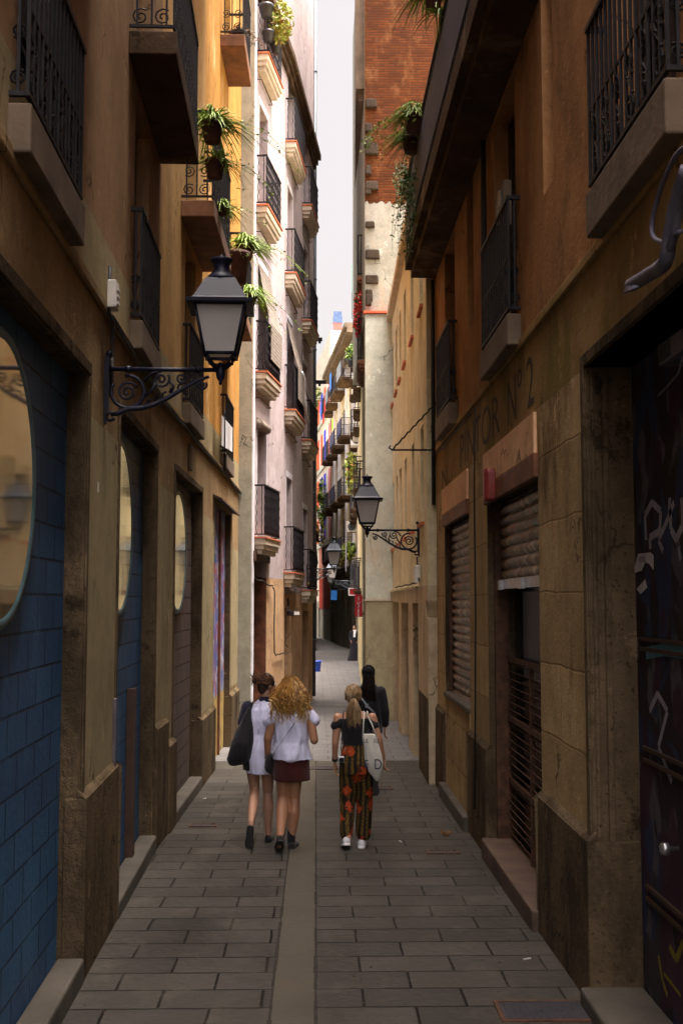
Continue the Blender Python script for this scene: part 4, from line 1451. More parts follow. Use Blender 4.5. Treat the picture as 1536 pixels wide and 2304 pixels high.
# ================================================================ STREET LAMPS
def street_lamp(P, u, label, arm=.82, k=1., paint='lamp', group='wall lanterns'):
    P = V(P)
    u = V((u[0], u[1], 0)).normalized()
    v = V((-u.y, u.x, 0))
    z = V((0, 0, 1))
    root = thing('street_lamp', label, 'street lamp', P, group)

    def W(a, b, c): return P + u * (a * k) + v * (b * k) + z * (c * k)
    mt = M[paint]
    m = MB()

    def bx(a0, a1, b, c0, c1):
        m.hexa([W(a0, -b, c0), W(a1, -b, c0), W(a1, b, c0), W(a0, b, c0), W(a0, -b, c1), W(a1, -b, c1), W(a1, b, c1), W(a0, b, c1)])
    bx(0.002, .035, .03, -.33, .09)
    bx(0.002, .02, .022, -.40, -.331)
    m.ball(W(.03, 0, .11), .026 * k, 8)
    m.tube([W(.03, 0, 0), W(arm, 0, 0)], .016 * k, 8)
    for a in (.17, arm - .16): m.tube([W(a - .018, 0, 0), W(a + .018, 0, 0)], .025 * k, 8)
    br = m.build('bracket', mt, root)
    m = MB()

    def tb(pts, r, n=6): m.tube([W(a, 0, c) for a, c in pts], [q * k for q in r] if isinstance(r, list) else r * k, n)
    q = arm / .82
    # big ring with an inner spiral next to the wall
    tb([(.165 * q + .118 * math.cos(t), -.165 + .118 * math.sin(t)) for t in [PI * .55 - i * 2 * PI * .86 / 22 for i in range(23)]][::-1], .014)
    tb([(.165 * q + r * math.cos(t), -.165 + r * math.sin(t)) for r, t in [(.075 - .062 * i / 26, .4 + i * 2 * PI * 1.75 / 26) for i in range(27)]], .0105)
    # lower sweeping arm
    tb([(.05, -.33), (.10, -.325), (.17, -.29), (.27, -.283), (.36 * q, -.255), (.46 * q, -.20), (.56 * q, -.135), (.66 * q, -.075), (.74 * q, -.05)], [.018, .02, .022, .022, .02, .018, .016, .014, .012])
    tb([(.05, -.335) if i < 0 else (.045 + .03 * math.cos(t), -.345 + .03 * math.sin(t)) for i, t in enumerate([.5 + j * .6 for j in range(10)])], .012, 5)
    for ca, cc, r in ((.40 * q, -.075, .062), (.545 * q, -.062, .045), (.69 * q, -.112, .036)):
        tb([(ca + rr * math.cos(t), cc + rr * math.sin(t)) for rr, t in [(r * (1 - .85 * i / 20), PI * .2 - i * 2 * PI * 1.6 / 20) for i in range(21)]], .009, 5)
    tb([(.28, -.09), (.33, -.03), (.40 * q, -.012)], .011, 5)
    tb([(.29, -.2), (.34 * q, -.15), (.36 * q, -.1)], .012, 5)
    tb([(.46 * q, -.08), (.49 * q, -.13), (.47 * q, -.17)], .010, 5)
    for i in range(6):
        a = (.24 + .055 * i) * q
        c = -.262 + .002 * i + .028 * max(0, i - 1)
        tb([(a, c), (a + .012, c + .03), (a + .035, c + .038)], .008, 4)
    m.build('scrollwork', mt, br)
    # lantern
    m = MB()
    L = arm

    def sq(h, c): return [W(L - h, -h, c), W(L + h, -h, c), W(L + h, h, c), W(L - h, h, c)]
    m.lathe(W(L, 0, 0), [(.003, -.11), (.014, -.1), (.01, -.085), (.028, -.06), (.034, -.02), (.03, .02), (.016, .05), (.004, .055)], 10)
    b0, b1, h0, h1 = .105, .46, .108, .178
    for sx, sy in ((-1, -1), (1, -1), (1, 1), (-1, 1)):
        m.tube([W(L + sx * .015, sy * .015, .0), W(L + sx * .06, sy * .06, .045), W(L + sx * .10, sy * .10, b0)], .011 * k, 6)
        m.tube([W(L + sx * h0, sy * h0, b0 - .01), W(L + sx * h1, sy * h1, b1)], .012 * k, 6)
    for h, c, t in ((h0, b0, .013), (.085, .06, .007), (h1, b1 - .01, .012)):
        p = sq(h, c)
        for i in range(4): m.tube([p[i], p[(i + 1) % 4]], t * k, 6)
    fr = m.build('lantern_frame', mt, root)
    m = MB()
    a_, c_ = sq(h0 - .003, b0 + .005), sq(h1 - .003, b1)
    m.add(a_ + c_, [(0, 1, 5, 4), (1, 2, 6, 5), (2, 3, 7, 6), (3, 0, 4, 7)])
    m.build('lantern_glass', M['lglass'], fr)
    m = MB()
    m.loft([sq(.155, .44), sq(.232, .452), sq(.236, .475), sq(.20, .482)], 0, False)
    m.loft([sq(.200, .4825), sq(.185, .50), sq(.105, .655)], 0, False)
    hd = m.build('hood', mt, root)
    m = MB()
    m.lathe(W(L, 0, .656), [(.112 * k, 0), (.112 * k, .012 * k), (.10 * k, .03 * k), (.075 * k, .055 * k), (.06 * k, .075 * k), (.055 * k, .10 * k), (.062 * k, .125 * k), (.082 * k, .145 * k), (.085 * k, .16 * k), (.05 * k, .168 * k), (.012 * k, .175 * k), (.010 * k, .195 * k), (.002 * k, .2 * k)], 16)
    m.build('chimney_cap', mt, hd)
    return root


sl, zl_ = A.at(236, 830)
street_lamp(A.P(sl, 0, zl_), A.n, 'large navy wall lantern on a scrolled iron bracket between the first two mirror shopfronts', .83)
s2, z2 = P2.at(943, 1193)
street_lamp(P2.P(s2, 0, z2), P2.n, 'wall lantern projecting from the tan building in front of the pale pillar', .79)
s3, z3 = E_.at(690, 1280)
street_lamp(E_.P(s3, 0, z3), E_.n, 'grey wall lantern on the corner of the whitewashed building beside its drainpipe', .72, 1., 'lamp_grey')
s4, z4 = S5.at(803.5, 1310)
street_lamp(S5.P(1.2, 0, S5.Z(803, 1312)), S5.n, 'distant wall lantern on a long arm just left of the red sign', .98, 1.2, 'lamp_grey')
street_lamp(T5.P(2.0, 0, T5.Z(786, 1316)), T5.n, 'small far lantern under the dark balconies beyond the blue banner', 1.1, 1.15, 'lamp_grey')

# ================================================================ PLANTS
def blades(m, c, n, L, up=.9, wd=.009, droop=1.2, seed=0, mi=1, dirx=None, spread=1.):
    r = random.Random(seed)
    c = V(c)
    for i in range(n):
        a = r.uniform(0, 2 * PI)
        el = r.uniform(.35, 1.35) * up
        d = V((math.cos(a) * math.cos(el) * spread, math.sin(a) * math.cos(el) * spread, math.sin(el)))
        if dirx is not None: d = (d + V(dirx) * r.uniform(.2, .7)).normalized()
        ln = L * r.uniform(.55, 1.1)
        p = c + V((r.uniform(-.03, .03), r.uniform(-.03, .03), 0))
        side = d.cross(V((0, 0, 1)))
        if side.length < .01: side = V((1, 0, 0))
        side.normalize()
        pts = []
        ns = 6
        for k in range(ns + 1):
            t = k / ns
            q = p + d * (ln * t) + V((0, 0, -droop * ln * t * t * .62))
            ww = wd * (1 - t) ** .6 + .001
            pts.append((q - side * ww, q + side * ww))
        vs = [x for pr in pts for x in pr]
        m.add(vs, [(2 * k, 2 * k + 1, 2 * k + 3, 2 * k + 2) for k in range(ns)], 0)


def leaflets(m, c, rad, n, size, seed=0, mi=0, nm=1):
    r = random.Random(seed)
    c = V(c)
    for i in range(n):
        while True:
            q = V((r.uniform(-1, 1), r.uniform(-1, 1), r.uniform(-1, 1)))
            if q.length < 1 and mnoise.noise(q * 2.1 + V((seed, 0, 0))) > -.12: break
        p = c + V((q.x * rad[0], q.y * rad[1], q.z * rad[2]))
        a = V((r.uniform(-1, 1), r.uniform(-1, 1), r.uniform(-.6, .6))).normalized()
        b = a.cross(V((r.uniform(-1, 1), r.uniform(-1, 1), r.uniform(-1, 1)))).normalized()
        s = size * r.uniform(.6, 1.3)
        m.add([p - a * s, p - b * s * .45, p + a * s, p + b * s * .45], [(0, 1, 2, 3)], mi + (r.randrange(nm) if nm > 1 else 0))


def pot(m, c, r, h):
    m.lathe(c, [(r * .62, 0), (r * .72, 0.005), (r * .95, h * .78), (r * 1.08, h * .79), (r * 1.1, h), (r * .95, h), (r * .9, h * .86), (.002, h * .86)], 16)


def sprays(m, c, n, L, seed, dirx=None):
    r = random.Random(seed + 50)
    for i in range(n):
        a = r.uniform(0, 2 * PI)
        d = V((math.cos(a), math.sin(a), .5))
        if dirx is not None: d += V(dirx) * .8
        pts = [V(c) + d * (L * t) + V((0, 0, -1.1 * L * t * t)) for t in [k / 8 for k in range(9)]]
        m.tube(pts, .003, 3)
        for p in pts[3:]: leaflets(m, p, (.05, .05, .04), 3, .022, r.randrange(9999))


def potted(name, label, c, r, h, n, L, mat='leaf', potm='pot', seed=0, dirx=None, up=.9, group=None, wd=.009):
    t = thing(name, label, 'potted plant', c, group)
    m = MB(); pot(m, c, r, h); m.build('pot', M[potm], t)
    m = MB(); blades(m, V(c) + V((0, 0, h * .9)), int(n * 1.5), L, up, wd * .72, 1.25, seed, dirx=dirx)
    leaflets(m, V(c) + V((0, 0, h * .95)), (r * 1.7, r * 1.7, r * 1.3), n, .035, seed + 9)
    sprays(m, V(c) + V((0, 0, h * .8)), max(3, n // 25), L * 1.1, seed, dirx)
    m.build('foliage', M[mat], t)
    return t


def fp(F, px, py, d): 
    s_, z_ = F.at(px, py, d)
    return F.P(s_, d, z_)


gp_ = 'plants hung on the balcony railings'
potted('spider_plant', 'spider plant in the upper clay pot on the ochre balcony railing', fp(B, 478, 322, .46), .115, .21, 150, .62, seed=1, wd=.013, dirx=(.5, .2, 0), group=gp_)
potted('spider_plant', 'dark clay pot hung below the upper spider plant on the ochre balcony', fp(B, 484, 402, .46), .11, .2, 60, .45, seed=2, wd=.012, dirx=(.4, .2, 0), group=gp_)
potted('spider_plant', 'small tuft growing at the foot of the ochre balcony railing', fp(B, 500, 486, .42), .06, .09, 50, .42, seed=3, wd=.012, dirx=(.6, .2, 0), group=gp_)
potted('spider_plant', 'bushy spider plant over the brown planter above the lantern', fp(B, 552, 585, .46), .13, .22, 190, .62, seed=4, wd=.013, dirx=(.5, .3, 0), group=gp_)
potted('spider_plant', 'trailing spider plant behind the lantern hood', fp(B, 560, 690, .45), .12, .18, 160, .6, seed=5, wd=.013, dirx=(.5, .3, 0), group=gp_)
t = thing('planter_box', 'brown clay planter hanging on the railing above the lantern', 'planter', fp(B, 536, 640, .42), None)
m = MB(); p_ = fp(B, 533, 640, .42)
m.lathe(p_, [(.10, 0), (.13, .02), (.17, .40), (.19, .41), (.19, .46), (.16, .46), (.15, .4), (.01, .4)], 18)
m.build('pot', M['pot'], t)
m = MB(); blades(m, p_ + V((0, 0, .42)), 40, .3, .9, .008, 1.2, 77); m.build('foliage', M['leaf'], t)
potted('flower_pot', 'dark bowl of dry stems on the highest ochre balcony', B.P(B.at(551, 100, .39)[0] + .3, .28, 11.30), .12, .17, 45, .36, 'leaf_dead', 'pot_dark', 6, None, 1.1, gp_)


def hanging(name, label, c, rad, n, size, mats, pots=(), cat='plant', seed=0, group=None, sz=None):
    t = thing(name, label, cat, c, group)
    m = MB(); leaflets(m, c, rad, n, size, seed, 0, len(mats)); m.build('foliage', [M[q] for q in mats], t)
    for k, (dx, dy, dz, r, h) in enumerate(pots):
        m = MB(); pot(m, V(c) + V((dx, dy, dz)), r, h); m.build('pot', M['pot_dark'], t)
    return t


c_ = fp(E_, 632, 50, .30)
hanging('trailing_plant', 'yellow and rust coloured trailing plant with dark pots at the top of the whitewashed front', c_, (.26, .26, .5), 520, .055, ['leaf_lime', 'leaf_autumn', 'leaf_lime', 'leaf'], ((-.28, -.25, -.05, .14, .26), (-.25, -.15, -.5, .12, .22), (-.1, .1, -.62, .11, .2)), seed=3)
c_ = fp(R, 932, 300, .47)
potted('spider_plant', 'spider plant in a clay pot on the long sooty balcony', c_, .13, .24, 180, .46, seed=11, wd=.012, dirx=(-.3, 0, 0), group=gp_)
c_ = fp(R, 925, 345, .47)
potted('spider_plant', 'lower spider plant under the clay pot on the long sooty balcony', c_, .12, .2, 170, .48, seed=12, wd=.012, dirx=(-.6, 0, 0), group=gp_)
t = thing('vine', 'trailing vine dangling from the end of the long sooty balcony', 'vine', fp(R, 915, 400, .48))
m = MB()
rv = random.Random(5)
for i in range(26):
    x0 = 890 + rv.random() * 42
    y0, y1 = 350 + rv.random() * 40, 430 + rv.random() ** 2 * 160
    pts = []
    n = 14
    ph = rv.uniform(0, 6)
    for k in range(n + 1):
        tt = k / n
        pts.append(fp(R, x0 + 5 * math.sin(ph + tt * 5) - tt * 4, y0 + (y1 - y0) * tt, .48))
    m.tube(pts, .0035, 3)
    for p in pts[2:]:
        for j in range(3 if p.z > 6.4 else 1):
            leaflets(m, p, (.035, .035, .035), 1, .026, rv.randrange(9999))
m.build('foliage', M['leaf_dark'], t)
t = thing('spider_plant', 'spider plants hanging into view at the very top of the brown building', 'potted plant', fp(R, 962, -30, .45), gp_)
m = MB(); pot(m, fp(R, 975, 20, .45), .10, .2); m.build('pot', M['pot'], t)
m = MB(); blades(m, fp(R, 958, -10, .47), 70, .42, .6, .008, 1.5, 31, dirx=(-.5, 0, 0)); blades(m, fp(R, 985, 30, .45), 40, .36, .7, .008, 1.5, 32); m.build('foliage', M['leaf'], t)

def atY(px, py, Y):
    d = ray(px, py)
    return V((0, 0, CAMH)) + d * (Y / d.y)


# distant plants on the far facades
hanging('balcony_plant', 'feathery green plant hanging below the white sheet on the far balconies', T5.P(13.6, .8, T5.Z(738, 1140)), (.35, .45, 1.6), 420, .14, ['leaf', 'leaf_dark'], seed=21)
hanging('balcony_plant', 'ivy with orange blooms hanging above the grey lantern', T5.P(13.0, .9, T5.Z(748, 1200)), (.3, .4, 1.0), 220, .12, ['leaf_dark', 'leaf_autumn', 'leaf'], seed=22)
hanging('balcony_plant', 'mixed yellow flowers beside the grey lantern hood', atY(765, 1252, 64), (.3, .7, .6), 260, .12, ['leaf_autumn', 'leaf_lime', 'leaf_dark'], seed=23)
hanging('balcony_plant', 'pale green leafy plant on the lowest far balcony', atY(785, 1240, 58), (.35, .7, .55), 360, .12, ['leaf', 'leaf_dark', 'leaf_lime'], seed=24)
hanging('balcony_plant', 'variegated rubber plant with red tips above the pillar lantern', atY(790, 1065, 50), (.22, .5, .95), 240, .22, ['leaf_lime', 'leaf', 'leaf_lime', 'leaf_autumn'], seed=25)
hanging('balcony_plant', 'potted bush on a bracket high beside the brick building', atY(790, 795, 47), (.26, .3, .42), 220, .09, ['leaf_dark', 'leaf'], ((0, 0, -.6, .18, .3),), seed=26)
hanging('flowering_plant', 'mass of red flowers covering a balcony beside the pale pillar', Q.P(2.1, .13, Q.Z(813, 822)), (.12, .9, .62), 520, .055, ['leaf_red', 'leaf_red', 'leaf_dark'], cat='flowers', seed=27)
hanging('plant_ball', 'round hanging plant near the top of the blue shutters', U6.P(U6.S(722.5), .4, U6.Z(722.5, 893)), (.45, .45, .75), 120, .16, ['leaf_dark', 'leaf_lime'], seed=28)
hanging('plant_ball', 'second hanging plant lower at the edge of the drainpipe', U6.P(U6.S(716), .4, U6.Z(716, 914)), (.4, .4, .6), 110, .16, ['leaf_dark', 'leaf_lime'], seed=29)
hanging('roof_plant', 'lime green creeper around the roof terrace by the red chimney', (1.75, 83.7, 22.3), (.8, .35, .5), 420, .14, ['leaf_lime', 'leaf'], seed=30)

# ================================================================ SMALL THINGS ON THE WALLS
s_, z_ = P2.at(938, 1292, .05)
t = thing('junction_box', 'grey junction box on the tan wall below the second lantern', 'electrical box', P2.P(s_, .002, z_))
m = MB(); P2.box(m, s_ - .07, s_ + .07, .003, .09, z_ - .13, z_ + .13); m.build('casing', M['whitepl'], t, bevel=.01)
m = MB(); P2.box(m, s_ - .05, s_ + .05, .091, .096, z_ - .1, z_ + .1); m.build('door', M['whitepl'], t, bevel=.002)
m = MB(); m.tube([P2.P(s2 - .02, .04, z2 - .4), P2.P(s2 - .02, .03, z_ + .1), P2.P(s_ - .09, .03, z_ - .1), P2.P(s_ - .08, .03, 2.62), P2.P(s_ + .1, .075, 2.55)] + [P2.P(s_ + .1 + .6 * k, .075, 2.55 + .01 * math.sin(k * 2)) for k in range(1, 10)], .014, 6)
tag(m.build('lamp_cable', M['cable'], None, tuple(P2.P(s2, .04, z2 - .4))), 'black cable from the second lantern down to the moulding of the tan building', 'cable')
m = MB(); m.tube([R.P(sh1[1] + .9 + .5 * k, .03, STR - .09 - .015 * math.sin(k * 1.7)) for k in range(14) if sh1[1] + .9 + .5 * k < R.L - .1], .010, 5)
m.tube([R.P(sh1[1] + .6, .02, STR - .08), R.P(sh1[1] + .62, .035, 3.4), R.P(sh1[1] + .6, .035, 2.2), R.P(sh1[1] + .61, .06, .2)], .009, 5)
tag(m.build('wall_cable', M['cable'], None, tuple(R.P(sh1[1] + .6, .03, STR - .1))), 'thin black cable stapled to the brown building between its two roller shutters', 'cable')
# cable and junction box on the left building
sj, zj = A.at(246, 665, .04)
t = thing('junction_box', 'white junction box on the wall above the large lantern', 'electrical box', A.P(sj, .035, zj))
m = MB(); A.box(m, sj - .07, sj + .07, .036, .10, zj - .10, zj + .10); m.build('casing', M['whitepl'], t, bevel=.008)
m = MB()
for k in range(3): A.box(m, sj - .04, sj + .05, .101, .112, zj - .07 + k * .05, zj - .05 + k * .05)
m.build('clip', M['whitepl'], t)
m = MB()
q = [(A, sj - .045, zj + .2), (A, sj - .05, zj), (A, sj - .05, zj - .14), (A, sl + .02, STR - .04), (A, sl + .01, STR - .3), (A, sl + .015, STR - .6), (A, sl + .005, zl_ + .08)]
m.tube([F_.P(a, .05, z) for F_, a, z in q], .014, 6)
tag(m.build('lamp_cable', M['cable'], None, tuple(A.P(sl, .05, zl_))), 'black cable running down the wall from the junction box to the large lantern', 'cable')
m = MB()
pts = []
a = sl
rc = random.Random(3)
while a < A.L:
    pts.append(A.P(a, .05, STR - .035 + rc.uniform(-.006, .006))); a += .3
a = .1
while a < B.L:
    pts.append(B.P(a, .05, STR - .035 + rc.uniform(-.006, .006))); a += .3
m.tube(pts, .013, 6)
m.tube([p + V((0, 0, .03)) for p in pts], .009, 5)
tag(m.build('wall_cable', M['cable'], None, tuple(pts[0])), 'long black cable following the ledge of the plastered building', 'cable')
m = MB(); sa, za = B.at(428, 1030, .02)
B.box(m, sa - .07, sa + .07, .005, .05, za - .16, za + .16)
tag(m.build('wall_plaque', M['slab'], None, tuple(B.P(sa, 0, za)), bevel=.01), 'small carved stone plaque above the third mirror shopfront', 'plaque')
m = MB(); sa, za = A.at(222, 1096, .01)
A.box(m, sa - .015, sa + .03, .0062, .009, za - .035, za + .035)
tag(m.build('sticker', M['whitepl'], None, tuple(A.P(sa, 0, za))), 'tiny white sticker on the pier below the large lantern', 'sticker')
# hung banner pole on the last lower balcony
m = MB()
sa, z0 = B.at(527, 922, .3); _, z1 = B.at(527, 1060, .3)
m.tube([B.P(sa, .16, z0), B.P(sa, .16, z1)], .012, 6)
m.tube([B.P(sa - .1, .16, z0 - .06), B.P(sa + .02, .16, z0 - .06)], .008, 5)
m.tube(spiral(B.P(sa - .05, .16, z0 - .1), B.t, V((0, 0, 1)), .04, .01, 1.5), .006, 4)
tag(m.build('iron_bracket', M['iron'], None, tuple(B.P(sa, 0, z1))), 'thin iron pole standing on the balcony edge near the ochre corner', 'pole')
m = MB()
sA, zA = B.at(500, 935, .14); sB, zB = B.at(523, 1010, .14)
m.hexa([B.P(sA, .13, zA - .45), B.P(sB, .13, zB - .05), B.P(sB, .14, zB - .05), B.P(sA, .14, zA - .45), B.P(sA, .13, zA), B.P(sB, .13, zB + .35), B.P(sB, .14, zB + .35), B.P(sA, .14, zA)])
tag(m.build('cloth_sign', M['cloth_white'], None, tuple(B.P(sA, .13, zA))), 'white cloth banner hung on the last small balcony of the ochre wall', 'banner')
# siren, brackets, ac unit on the right
sa, za = R.at(1094, 1092, .1)
t = thing('alarm_siren', 'red and white alarm siren beside the pink panel', 'alarm', R.P(sa, .03, za))
m = MB(); m.loft([[R.P(sa + x * w_, d, za + z) for x, d in ((-1, .032), (1, .032), (1, .1), (.6, .13), (-.6, .13), (-1, .1))] for z, w_ in ((-.15, .06), (-.13, .085), (.0, .10), (.11, .10), (.15, .085))], 0, False)
m.build('casing', M['redpl'], t, bevel=.01)
m = MB(); R.box(m, sa + .101, sa + .112, .04, .10, za - .10, za + .12); m.build('light_cover', M['whitepl'], t, bevel=.004)
m = MB(); sa = R.L - .05
pw = fp(R, 983, 862, .15); pe = fp(R, 926, 932, .6)
pts = [R.P(R.L - .1, .02, pw.z), R.P(R.L - .1, .62, pe.z)]
n = 22
m.tube([pts[0] + (pts[1] - pts[0]) * (k / n) + V((0, .012 * math.sin(k * 2.2), .012 * math.cos(k * 2.2))) for k in range(n + 1)], .012, 6)
m.tube([R.P(R.L - .1, .02, pe.z), R.P(R.L - .1, .62, pe.z), R.P(R.L - .1, .66, pe.z + .03), R.P(R.L - .1, .64, pe.z + .06)], .014, 6)
tag(m.build('sign_bracket', M['iron'], None, tuple(pts[0])), 'empty twisted iron sign bracket at the end of the brown building', 'bracket')
sa, za = R.at(1128, 440, .06)
t = thing('air_conditioner', 'white air conditioner unit above the middle brown balcony', 'air conditioner', R.P(sa, .02, za))
m = MB(); R.box(m, sa - .22, sa + .20, .012, .085, za - .34, za + .06); m.build('casing', M['slab'], t, bevel=.012)
m = MB(); m.lathe(R.P(sa - .05, .086, za - .13), [(.15, 0), (.15, .01), (.13, .012), (.11, .006), (.03, .006), (.02, .014), (.001, .014)], 20, 0, R.n); m.build('fan_grille', M['pipe'], t)
# thick cable bundle top right
m = MB()
for pl, r in (([(1560, 320), (1520, 350), (1480, 440), (1465, 520), (1490, 545), (1530, 520)], .012), ([(1545, 380), (1522, 450), (1506, 530), (1495, 590), (1455, 620), (1418, 642)], .034), ([(1550, 420), (1528, 470), (1515, 530), (1500, 570), (1470, 610), (1430, 640)], .022)):
    P_ = [fp(R, x, y, .12) for x, y in pl]
    sm2 = []
    for i in range(len(P_) - 1):
        for k in range(4):
            t_ = k / 4
            p0, p1, p2, p3 = P_[max(i - 1, 0)], P_[i], P_[i + 1], P_[min(i + 2, len(P_) - 1)]
            sm2.append(.5 * ((2 * p1) + (p2 - p0) * t_ + (2 * p0 - 5 * p1 + 4 * p2 - p3) * t_ ** 2 + (3 * p1 - p0 - 3 * p2 + p3) * t_ ** 3))
    sm2.append(P_[-1])
    m.tube(sm2, r, 8)
for k in range(7): m.tube([fp(R, 1424 + k * 1.5, 634 + k * 2, .12 + k * .006), fp(R, 1410 - k, 640 + k * 3, .14 + k * .006)], .006, 5)
tag(m.build('cable_bundle', M['cable_grey'], None, tuple(fp(R, 1500, 560, .1))), 'thick grey cable bundle hanging with a frayed cut end above the graffiti door', 'cable')
sa, za = R.at(1500, 782, -.1)
t = thing('vent_box', 'grey ribbed junction box under the graffiti door lintel', 'electrical box', R.P(sa, -.2, za))
m = MB(); R.box(m, sa - .3, sa + .22, -.28, -.12, za - .05, za + .06); m.build('casing', M['cable_grey'], t, bevel=.008)
m = MB()
for k in range(5): R.box(m, sa + .02 + k * .04, sa + .04 + k * .04, -.119, -.113, za - .04, za + .05)
m.build('rib', M['cable'], t)
for lab, pl in (('pale loose wire with yellow tip dangling by the graffiti door', [(1536, 800), (1525, 840), (1500, 870), (1480, 890)]), ('short stray wire near the right edge of the graffiti door', [(1540, 975), (1530, 990), (1522, 1004)])):
    m = MB(); m.tube([fp(R, x, y, -.15) for x, y in pl], .007, 6)
    tag(m.build('loose_wire', M['cable_grey'], None, tuple(fp(R, *pl[0], -.15))), lab, 'wire')
# stickers on the graffiti door
def sticker(pts, lab, d=-.2815):
    m = MB()
    P0 = [R.at(x, y, d) for x, y in pts]
    m.add([R.P(a, d, z) for a, z in P0] + [R.P(a, d + .002, z) for a, z in P0], [tuple(range(len(P0))), tuple(range(len(P0), 2 * len(P0)))] + [(i, (i + 1) % len(P0), len(P0) + (i + 1) % len(P0), len(P0) + i) for i in range(len(P0))])
    o = m.build('sticker', M['paper'], None, tuple(R.P(P0[0][0], d, P0[0][1])))
    return tag(o, lab, 'sticker')


st = sticker([(1435, 1246), (1463, 1243), (1469, 1250), (1469, 1282), (1460, 1268), (1450, 1266), (1443, 1284), (1423, 1290)], 'torn white parking sticker on the graffiti door')
s0, z0 = R.at(1436, 1266, -.279); s1, _ = R.at(1468, 1260, -.279)
text_mesh('printed_word', 'PARKING', R.P(s0, -.2785, z0), -R.t, V((0, 0, 1)), R.n, .052, M['ink'], st, sx=.62, th=0)
sticker([(1450, 1304), (1455, 1322), (1440, 1337), (1432, 1325)], 'small torn scrap of paper below the parking sticker')
s0, z0 = R.at(1436, 1480, -.28)
tx = text_mesh('marker_text', 'ACBN', R.P(s0, -.281, z0), V((0, 0, 1)), R.t, R.n, .045, M['graf_white'], nd, th=0)

# ================================================================ BLINDS AND THINGS ON THE WHITE BUILDING
def hung_blind(F, a0, a1, ztop, zrail, d1, mat, label, name='straw_blind', rough=7):
    m = MB()
    n = 26
    for i in range(n):
        t0, t1 = i / n, (i + .86) / n
        def pt(t_):
            if t_ < .6:
                k = t_ / .6
                return (.03 + (d1 - .03) * k ** 1.3, ztop + (zrail - ztop) * k)
            k = (t_ - .6) / .4
            return (d1 + .012, zrail - .75 * k)
        (da, za), (db, zb) = pt(t0), pt(t1)
        m.hexa([F.P(a0, da - .004, za), F.P(a1, da - .004, za), F.P(a1, da + .004, za), F.P(a0, da + .004, za), F.P(a0, db - .004, zb), F.P(a1, db - .004, zb), F.P(a1, db + .004, zb), F.P(a0, db + .004, zb)])
    return tag(m.build(name, mat, None, tuple(F.P(a0, .03, ztop))), label, 'window blind')


hung_blind(D, c1[0] + .25, c1[1] - .15, zs1[1] + 2.25, zs1[1] + 1.05, .27, M['straw'], 'long straw blind draped over the middle balcony of the whitewashed front')
hung_blind(E_, c2[0] + .25, c2[1] - .3, zs2[1] + 2.1, zs2[1] + 1.05, .27, M['straw'], 'brown blind draped over a balcony next to the hanging hose')
m = MB(); m.tube([D.P(c1[0] + .2, .02, zs1[1] - .95), D.P(c1[0] + .2 + .95, .02, zs1[1] - .95)], .10, 12)
for k in range(9): m.tube([D.P(c1[0] + .2 + .94 * k / 8 + i * .0, .02 + .101 * math.cos(i * .7), zs1[1] - .95 + .101 * math.sin(i * .7)) for i in range(10)], .005, 4)
tag(m.build('rolled_blind', M['straw'], None, tuple(D.P(c1[0] + .2, .02, zs1[1] - .95))), 'rolled up straw blind under the lower middle balcony of the white front', 'window blind')
m = MB()
pts = [fp(E_, x, y, .28) for x, y in ((679, 838), (684, 852), (685, 900), (688, 930), (693, 950))]
m.tube(pts, .035, 6)
tag(m.build('hose', M['cloth_white'], None, tuple(pts[0])), 'white cloth hose hanging over the corner balcony', 'hose')
m = MB()
pts = [fp(E_, x, y, .26) for x, y in ((678, 770), (684, 862), (694, 900), (700, 940))]
m.tube(pts, .012, 5)
tag(m.build('dangling_wire', M['cable'], None, tuple(pts[0])), 'black wire dangling across the corner balconies of the white building', 'cable')
for lab, (x0, y0) in (('upper black iron arm sticking out past the drainpipe', (712, 760)), ('lower black iron arm sticking out past the drainpipe', (712, 857))):
    zz = E_.Z(704, y0)
    m = MB(); m.box(-.05, .16 if y0 < 800 else .27, 30.46, 30.52, zz - .05, zz + .05); m.box(.05, .12, 30.465, 30.515, zz - .11, zz - .051)
    tag(m.build('wall_spike', M['iron'], None, (-.05, 30.46, zz)), lab, 'bracket')
t = thing('floodlight', 'black floodlight fixed under the lowest white balcony', 'floodlight', fp(E_, 655, 1378, .2))
p_ = fp(E_, 662, 1378, .2)
m = MB(); m.box(p_.x - .16, p_.x + .14, p_.y - .16, p_.y + .12, p_.z - .07, p_.z + .04); m.build('housing', M['iron'], t, bevel=.015)
m = MB(); m.box(p_.x + .0, p_.x + .12, p_.y - .165, p_.y - .161, p_.z - .055, p_.z + .02); m.build('lamp_glass', M['whitepl'], t)
m = MB(); m.tube([fp(E_, 648, 1345, .0), fp(E_, 649, 1375, .1), p_ + V((-.15, 0, 0))], .02, 6); m.build('mount', M['iron'], t)
m = MB()
pts = []
q0 = [(D, .0, 2.78), (D, .6, 2.7), (D, 1.2, 2.66)]
for k in range(13): pts.append(D.P(.02 + k * .15, .07, 2.72 - .02 * math.sin(k * .9) - .012 * k))
m.tube(pts, .016, 5)
pts2 = [D.P(2.05 + .02 * math.sin(k), .06, 2.5 - k * .16) for k in range(9)] + [D.P(2.1 + k * .2, .05, 1.16 - .02 * (k % 2)) for k in range(1, 7)]
m.tube([D.P(1.82, .07, 2.56)] + pts2, .014, 5)
tag(m.build('wall_wire', M['cable'], None, tuple(pts[0])), 'sagging black wire stapled across the lower white building', 'cable')
m = MB(); p_ = fp(E_, 648, 1262 + 70, .12)
